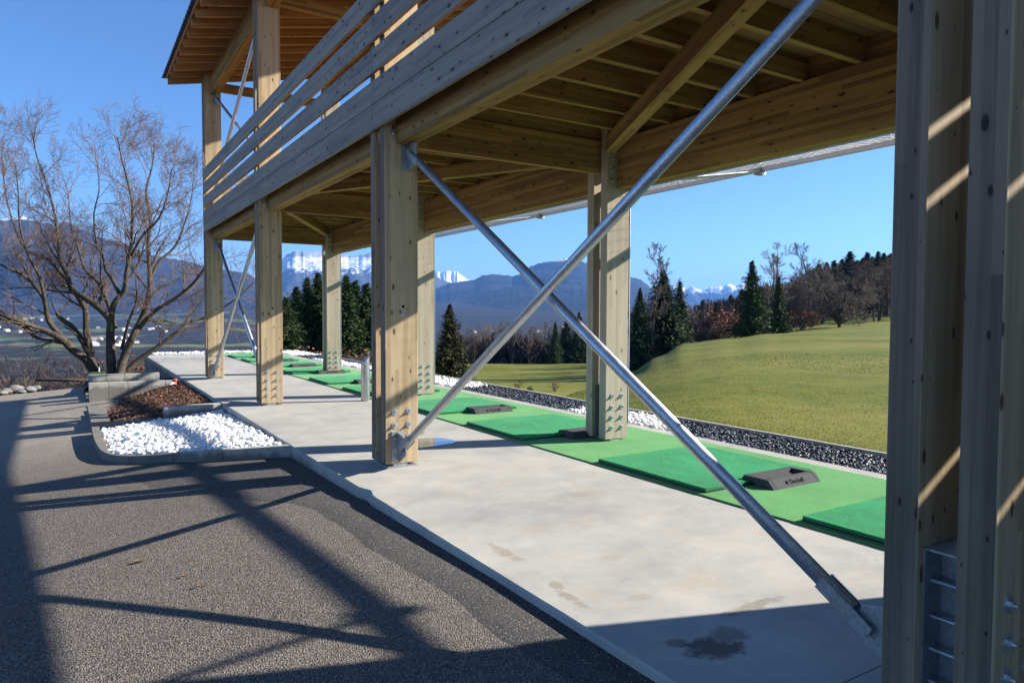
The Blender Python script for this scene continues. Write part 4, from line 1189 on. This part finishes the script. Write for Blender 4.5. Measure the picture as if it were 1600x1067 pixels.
# shrubs
def proto_shrub(seed, mat, leafy, h=1.0, n=240):
    rnd = random.Random(seed); root = empty('shrub', (0,0,0)); t = TreeGen(rnd, up=.3, spread=.6, rmin=.008, curl=.2)
    for k in range(9):
        a = rnd.uniform(0, 6.28); el = rnd.uniform(.6, 1.45); d = Vector((math.cos(a)*math.cos(el), math.sin(a)*math.cos(el), math.sin(el))); p = Vector((0,0,-.05)); pts = [p.copy()]
        for q in range(4): p = p+d*h*.2; d = (d+rand_perp(d, rnd)*.15).normalized(); pts.append(p.copy())
        t.limb(pts, .02, .008, 2, 4, h*.35, start=.2)
    t.tw.build('stems', M['twig_far'], root)
    if t.wood.v: t.wood.build('stems', M['bark'], root)
    if leafy:
        V, Fq = [], []
        for k in range(n):
            u = Vector((rnd.gauss(0,1), rnd.gauss(0,1), rnd.gauss(0,1))).normalized()*rnd.random()**.4
            c = Vector((u.x*h*.55, u.y*h*.55, h*.5+u.z*h*.5)); A = rand_perp(Vector((0,0,1)), rnd)*h*.05; B = rand_perp(A.normalized(), rnd)*h*.04
            b = len(V); V += [tuple(c-A), tuple(c-B), tuple(c+A), tuple(c+B)]; Fq.append((b, b+1, b+2, b+3))
        npmesh('leaves', V, Fq, M[mat], root)
    return root
sh = [proto_shrub(41, 'rust', True, 1.0, 420), proto_shrub(42, 'needle', True, 1.0, 500), proto_shrub(43, 'rust', False, 1.0), proto_shrub(44, 'rust', True, 1.0, 60)]
us = [False]*4
def shrub(k, px, d, h, lab, group=None, wide=1.0):
    o = put(sh[k], not us[k], px, d, h, 1.0, lab, group, wide, 0, 'bush'); us[k] = True; return o
for j in range(13):
    shrub(0 if j % 3 else 2, 1076+j*5.4+rn.uniform(-2,2), rn.uniform(82, 94), rn.uniform(2.2, 4.0), 'one of the red-brown bushes in the hollow left of the pair of spruces', 'red-brown bushes behind the meadow crest')
for j in range(3):
    shrub(0, 1236+j*16+rn.uniform(-3,3), rn.uniform(78, 86), rn.uniform(1.6, 2.6), 'one of the brown-leaved bushes between the right spruce and the round bare tree', 'brown bushes by the round tree')
shrub(3, 809, 44, .85, 'small bare brownish bush on the lower field, beside the dark one')
shrub(1, 829, 44.5, .42, 'small dark green bush on the lower field')
shrub(3, 868, 46, .8, 'small brownish bush on the lower field nearest the double middle post')
shrub(3, 770, 39, .45, 'low tuft of brown stems at the left of the lower field')
shrub(2, 1080, 68, .9, 'tiny leafless sapling on the hill edge right of the broad dark spruce')
for j in range(16):
    shrub((2,3)[j % 2], 440+j*9.5, rn.uniform(36, 44), rn.uniform(.9, 1.7), 'one of the low brown bushes along the foot of the dark spruce clump', 'brown bushes under the spruces', 1.3)
for j in range(18):
    shrub((3,2,0)[j % 3], 168+j*10, rn.uniform(29.5, 36), rn.uniform(.9, 1.9), 'one of the straggly brown bushes on the bank beyond the big bare tree', 'brown bushes on the bank', 1.3)
# far woods on the slopes, one mass
V_, F_ = [], []
def cheap_tree(c, h, rnd):
    for k in range(30):
        a = rnd.uniform(0, 6.28); t0 = rnd.uniform(.1, .6); p0 = c+Vector((0,0,h*t0)); el = rnd.uniform(.5, 1.4)
        ln = h*(1-t0)*rnd.uniform(.6, 1.0); d = Vector((math.cos(a)*math.cos(el), math.sin(a)*math.cos(el), math.sin(el)))
        s_ = rand_perp(d, rnd)*h*.014; p1 = p0+d*ln
        b = len(V_); V_.extend([tuple(p0-s_), tuple(p0+s_), tuple(p1+s_*.6), tuple(p1-s_*.6)]); F_.append((b, b+1, b+2, b+3))
    s_ = Vector((h*.02, 0, 0)); b = len(V_); V_.extend([tuple(c-s_), tuple(c+s_), tuple(c+s_*.5+Vector((0,0,h*.7))), tuple(c-s_*.5+Vector((0,0,h*.7)))]); F_.append((b, b+1, b+2, b+3))
rf_ = random.Random(77); cnt = 0
while cnt < 3900:
    if cnt < 1700: px = rf_.uniform(-260, 1000); d = 170 + 600*rf_.random()**1.3
    elif cnt < 2750: px = rf_.uniform(1060, 1560); d = rf_.uniform(100, 330)
    else: px = rf_.uniform(700, 985); d = rf_.uniform(118, 210)
    if cnt < 1700 and px > 430 and d < 150: continue
    x, y_ = hdist(px, d)
    if cnt < 1700 and mn.noise(Vector((x/90, y_/90, 5))) < -.28: continue
    cheap_tree(Vector((x, y_, zterr(x, y_)-.2)), rf_.uniform(3.5, 6.5)*(1 if d < 300 else 1.2), rf_); cnt += 1
tag(npmesh('far_woods', V_, F_, M['twig_dark']), 'winter woods covering the slope below the lot and the valley side', 'woods', kind='stuff')

# short grass blades near the kerb
n = 42000; t_ = NR.random_sample(n); gx = 7.45 + 16*t_**2.6; gy = NR.uniform(2.5, 18, n)
V_ = np.zeros((n, 3, 3)); hh = NR.uniform(.006, .022, n); a_ = NR.uniform(0, 6.28, n); w_ = .004+.002*gx/8
gz = np.array([zterr(float(x), float(y_))+.02*max(0, 1-(x-7.4)/9) for x, y_ in zip(gx, gy)])
V_[:, 0] = np.stack([gx-np.cos(a_)*w_, gy-np.sin(a_)*w_, gz], 1); V_[:, 1] = np.stack([gx+np.cos(a_)*w_, gy+np.sin(a_)*w_, gz], 1)
V_[:, 2] = np.stack([gx+NR.uniform(-.02,.02,n), gy+NR.uniform(-.02,.02,n), gz+hh+.01], 1)
M['blade'] = leaf_mat('grass_blades', (.08,.11,.02), (.21,.21,.055), 8)
tag(npmesh('grass', V_.reshape(-1, 3), np.arange(n*3).reshape(-1, 3), M['blade']), 'short green grass blades along the meadow edge', 'grass', kind='stuff')

# ================================================================ small things
for j, (px, py, d, s_) in enumerate(((8,616,17.9,.16),(24,614,18.2,.24),(33,615,17.7,.12),(47,616,18.0,.17),(57,616,18.4,.13),(-12,617,18.0,.2),(3,619,17.6,.12))):
    c = at(px, py, d); c.z = zlot(c.x, min(c.y, 21.1)) + s_*.2
    V, Fc = ICO2; s_ *= .75; W = V*(1+NR.uniform(-.28,.28,(len(V),1)))*np.array([s_*1.25, s_*.9, s_*.62])
    o = npmesh('rock', W+np.array(c[:]), Fc, M['rock'])
    lb = ['small grey rock at the left end of the rock row by the lot edge','largest pale rock in the rock row by the lot edge','little rock leaning in front of the largest pale one','flat rock just right of the largest pale one','rightmost rock of the row by the lot edge','rock cut by the left edge of the photo','low rock in front of the leftmost visible one'][j]
    tag(o, lb, 'rock', 'rocks along the far edge of the lot')
# garden sign under the tree
c = at(153, 586, 19.4)
root = empty('garden_sign', (c.x, c.y, c.z-.25)); tag(root, 'small green sign with a white stake under the big bare tree', 'sign')
M['sign'] = flat('green_sign', (.06,.13,.04), .6); M['sign_in'] = flat('sign_panel', (.04,.06,.03), .6); M['white'] = flat('white_paint', (.8,.8,.78), .5, 0, .03)
g = MB(); g.box((c.x-.19, c.y-.02, c.z-.11), (.37, 0, 0), (0, .03, 0), (0, 0, .20)); g.build('panel', M['sign'], root)
g = MB(); g.box((c.x-.15, c.y-.024, c.z-.08), (.29, 0, 0), (0, .003, 0), (0, 0, .14)); g.build('inset', M['sign_in'], root)
g = MB(); g.box((c.x+.02, c.y+.012, c.z-.5), (0, 0, .72), (.03, 0, 0), (0, .02, 0)); g.build('stake', M['white'], root, bevel=.003)
c = at(289, 597.5, 18.1); zb = zL(1.95, 16.9)
root = empty('garden_tap', (c.x, 16.9, -.05)); tag(root, 'tiny red and white tap head at the back corner of the bark bed', 'tap')
M['red'] = flat('red_plastic', (.55,.09,.04), .4)
x_ = 1.86
g = MB(); g.tube([(x_, 16.92, -.2), (x_, 16.92, -.015)], [.03, .03], 12); g.tube([(x_, 16.92, -.015), (x_, 16.92, .03)], [.055, .045], 12); g.build('head', M['red'], root, smooth=True)
g = MB(); g.tube([(x_-.02, 16.9, -.05), (x_-.12, 16.84, -.09)], [.02, .016], 10); g.build('spout', M['white'], root, smooth=True)
# dry leaves on the lot
M['dry'] = flat('dry_leaf', (.20,.12,.06), .8, 0, .3)
for j, (px, py, lb) in enumerate(((217,884,'curled dry brown leaf lying alone on the sunlit asphalt'),(288,912,'tiny dark dry leaf right of the curled brown one'),(310,931,'small dark twig-like leaf on the asphalt, lowest of the three'))):
    d = FPX*1.64/(py-486.5)*1.0; c = at(px, py, d); c.z = zlot(c.x, c.y)
    g = MB(); L2 = .075 if j == 0 else .035; rows = []
    for i in range(7):
        t = i/6-.5; w2 = .018*math.cos(t*math.pi*.95)*(1 if j == 0 else .6)
        rows.append([(c.x+t*L2, c.y-w2, c.z+.012+.03*t*t+w2*.5), (c.x+t*L2, c.y, c.z+.006+.05*t*t), (c.x+t*L2+.004, c.y+w2, c.z+.012+.03*t*t+w2*.7)])
    g.grid(rows); o = g.build('dry_leaf', M['dry']); md = o.modifiers.new('Solid', 'SOLIDIFY'); md.thickness = .0015; tag(o, lb, 'leaf')
# far houses
M['hwall'] = flat('house_wall', (.50,.46,.40), .8, 0, .15, .1); M['hroof'] = flat('house_roof', (.16,.12,.10), .8, 0, .3, .1); M['hroof2'] = flat('house_roof_pale', (.42,.37,.33), .7, 0, .3, .1)
def house(px, py, d, w, ang, first=None):
    x, y_ = hdist(px, d); z_ = zterr(x, y_); L2, W2, H2 = w, w*.7, w*.42
    g = MB(); c, s_ = math.cos(ang), math.sin(ang)
    def q(a, b_, h): return (x+a*c-b_*s_, y_+a*s_+b_*c, z_+h)
    g.v = [q(a, b_, h) for h in (-3, H2) for a, b_ in ((-L2/2,-W2/2),(L2/2,-W2/2),(L2/2,W2/2),(-L2/2,W2/2))] + [q(-L2/2, 0, H2+W2*.33), q(L2/2, 0, H2+W2*.33)]
    for f in ((0,1,5,4),(1,2,6,5),(2,3,7,6),(3,0,4,7),(5,6,9),(7,4,8)): g.face(f)
    for f in ((4,5,9,8),(6,7,8,9)): g.face(f, None, 1)
    return g.build('house', [M['hwall'], M['hroof' if R.random() < .6 else 'hroof2']])
rh = random.Random(3); k = 0
for (x0_, x1_, d0, d1, n) in ((118, 215, 1100, 1450, 22), (-5, 60, 1650, 2000, 7), (150, 290, 1700, 2100, 8), (0, 120, 2300, 2700, 9), (700, 940, 1600, 2200, 8)):
    for j in range(n):
        px = rh.uniform(x0_, x1_); d = rh.uniform(d0, d1)
        zone = 'in the valley village left of the tree trunks' if x0_ == 118 else 'scattered on the far valley side'
        o = house(px, 0, d, rh.uniform(6, 11), rh.uniform(-.6, .6)+.5); tag(o, 'one of the tiny pale houses '+zone, 'house', 'houses '+zone); k += 1

# ================================================================ mountains
def ridge(name, pts, d_r, d_f, z_f, mat, rough, nu=220, nv=46, seed=0, dback=.25, pw=1.25, gul=.35, jag=.8):
    rows = []; px0, px1 = pts[0][0], pts[-1][0]
    def ry(px):
        for (a, ya), (b_, yb) in zip(pts, pts[1:]):
            if px <= b_: return ya+(yb-ya)*(px-a)/(b_-a) + jag*(mn.noise(Vector((px*.12, seed, 0)))*1.3 + mn.noise(Vector((px*.37, seed, 3)))*.8)
        return pts[-1][1]
    for j in range(nv+9):
        row = []
        for i in range(nu+1):
            px = px0+(px1-px0)*i/nu
            zr = 1.5+(486.5-ry(px))*d_r/FPX
            fx = i/nu
            if j <= nv:
                v = j/nv; d = d_f+(d_r-d_f)*v
                x, y_ = hdist(px, d)
                h = z_f + (zr-z_f)*v**pw
                nn = mn.fractal(Vector((x/(d_r*.06), y_/(d_r*.06), seed)), 1.0, 2.1, 6)
                gl = abs(mn.noise(Vector((x/(d_r*.035)+nn*.4, y_/(d_r*.11), seed+4))))
                amp = rough*(zr-z_f)*math.sin(math.pi*min(1, v*.93))**.7
                h += amp*(nn*.55 - gl*gul)
                if j == nv: h += (zr-z_f)*rough*.18*mn.fractal(Vector((x/(d_r*.012), y_/(d_r*.012), seed)), 1.0, 2.0, 4)
            else:
                t = (j-nv)/8; d = d_r*(1+dback*t); x, y_ = hdist(px, d); h = zr*(1-t*t)+(-100)*t*t + rough*60*mn.noise(Vector((x/300, y_/300, seed)))*t
            row.append((x, y_, h))
        rows.append(row)
    g = MB(); g.grid([r_[::-1] for r_ in rows]); return tag(g.build(name, mat, smooth=True), kind='structure')
FO = (.04,.037,.04); RK = (.11,.10,.09)
K_ = lambda py, d: 1.5+(486.5-py)*d/FPX
m1 = mountain('mountain_near', (.028,.028,.030), (.085,.077,.07), K_(356,4300), K_(334,4300), True, .9, .008)
ridge('mountain', [(-700,360),(-400,336),(-100,334),(0,341),(45,339),(62,347),(110,351),(135,359),(165,373),(200,381),(232,396),(270,403),(300,411),(340,420),(380,426),(420,441),(450,455),(490,468),(540,482),(600,500)], 4300, 2500, -60, m1, .16, 260, 60, 1)
m2 = mountain('mountain_cliff', (.07,.068,.07), (.15,.14,.13), K_(440,7600), K_(412,7600), True, 1.0, .006, cliff=K_(404,7600))
ridge('mountain', [(330,470),(390,440),(420,420),(438,408),(447,397),(457,391.5),(475,390),(498,392),(520,394),(545,398),(560,397),(580,394),(600,399),(640,408),(670,425),(700,438),(740,452),(800,480)], 7600, 5600, 20, m2, .13, 340, 100, 12, pw=1.4, gul=.45, jag=.9)
m3 = mountain('mountain_peak', (.1,.1,.1), (.2,.2,.2), K_(452,9800), K_(432,9800), True, .3, .003)
ridge('mountain', [(640,452),(660,436),(676,428),(684,423),(690,425),(697,421),(706,424),(714,422),(722,429),(734,433),(760,446),(800,462)], 9800, 8200, 20, m3, .22, 160, 60, 3, gul=.6, jag=2.0)
m4 = mountain('mountain_wooded', (.018,.021,.024), (.055,.052,.05), K_(414,6000), K_(396,6000), True, .75, .005)
ridge('mountain', [(560,486),(620,468),(655,455),(684,447),(700,441),(722,437),(742,435),(752,429),(766,426),(785,427),(800,428.5),(815,424),(830,414),(850,406),(870,403),(886,401.5),(905,403),(920,408),(945,414),(965,424),(985,429),(1002,434),(1014,443),(1024,455),(1050,466),(1090,476),(1140,486)], 6000, 3300, -20, m4, .15, 320, 80, 4)
ridge('mountain', [(640,490),(690,474),(730,462),(770,452),(800,446),(850,442),(900,440),(950,446),(1000,458),(1060,476),(1100,488)], 4700, 2800, -30, m4, .14, 240, 50, 14)
m5 = mountain('mountain_snowy', (.09,.09,.10), (.2,.2,.2), K_(464,9800), K_(444,9800), True, 1.0, .006)
ridge('mountain', [(1000,470),(1035,452),(1052,441),(1062,440),(1072,446),(1084,443),(1096,449),(1108,446),(1120,443),(1132,441),(1142,438),(1152,441),(1160,437),(1172,444),(1190,440),(1230,450),(1300,462),(1700,470)], 9800, 7600, 20, m5, .32, 320, 80, 5, gul=1.1, jag=2.6)
# filler ranges beyond the frame so that the horizon stays closed from nearby viewpoints
ridge('mountain', [(1250,486),(1500,470),(1800,455),(2300,450),(3000,465)], 5200, 3000, -20, m4, .2, 120, 30, 9)

# ================================================================ light, sky, haze, camera
w = bpy.data.worlds.new('World'); sc.world = w; w.use_nodes = True
nt = w.node_tree; bg = nt.nodes['Background']; sky = nt.nodes.new('ShaderNodeTexSky'); sky.sky_type = 'NISHITA'; sky.sun_disc = False
EL, AZ = rad(26.8), math.atan2(.944, -.330)
sky.sun_elevation = EL; sky.sun_rotation = AZ; sky.altitude = 700; sky.air_density = 1.0; sky.dust_density = .0; sky.ozone_density = 8.0
nt.links.new(sky.outputs[0], bg.inputs[0]); bg.inputs[1].default_value = SKY
sd = bpy.data.lights.new('Sun', 'SUN'); sd.energy = SUN; sd.angle = rad(.55); sd.color = (1.0, .93, .82)
so = bpy.data.objects.new('sun', sd); COL.objects.link(so)
dv = Vector((math.sin(AZ)*math.cos(EL), math.cos(AZ)*math.cos(EL), math.sin(EL)))
so.rotation_euler = dv.to_track_quat('Z', 'Y').to_euler(); so.location = (30, -10, 30)
if HAZE:
    g = MB(); g.box((-4000, -3000, -130), (16500, 0, 0), (0, 15500, 0), (0, 0, 900)); hz = g.build('haze', flat('haze_air', (1,1,1)))
    hm = hz.data.materials[0]; t = hm.node_tree
    for nd in list(t.nodes):
        if nd.type != 'OUTPUT_MATERIAL': t.nodes.remove(nd)
    pv = t.nodes.new('ShaderNodeVolumePrincipled'); pv.inputs['Density'].default_value = HAZE; pv.inputs['Color'].default_value = (.17,.42,1.0,1); pv.inputs['Anisotropy'].default_value = .1
    out = [nd for nd in t.nodes if nd.type == 'OUTPUT_MATERIAL'][0]; t.links.new(pv.outputs[0], out.inputs['Volume'])
    tag(hz, kind='stuff'); hz['label'] = 'thin blue air that fades the mountains'; hz['category'] = 'haze'
cd = bpy.data.cameras.new('Camera'); co = bpy.data.objects.new('camera', cd); COL.objects.link(co); sc.camera = co
cd.sensor_width = 36; cd.sensor_fit = 'HORIZONTAL'; cd.lens = FPX/1600*36; cd.clip_start = .05; cd.clip_end = 40000
mat = Matrix((( Rv.x, Uv.x, -Fv.x, CAM.x), (Rv.y, Uv.y, -Fv.y, CAM.y), (Rv.z, Uv.z, -Fv.z, CAM.z), (0, 0, 0, 1)))
co.matrix_world = mat
sc.view_settings.view_transform = 'Standard'; sc.view_settings.look = 'None'; sc.view_settings.gamma = 1; sc.view_settings.exposure = EXPO
sc.render.resolution_x = 1024; sc.render.resolution_y = 682
sc.cycles.volume_bounces = 0
print('objects', len(bpy.data.objects), 'faces', sum(len(m.polygons) for m in bpy.data.meshes))
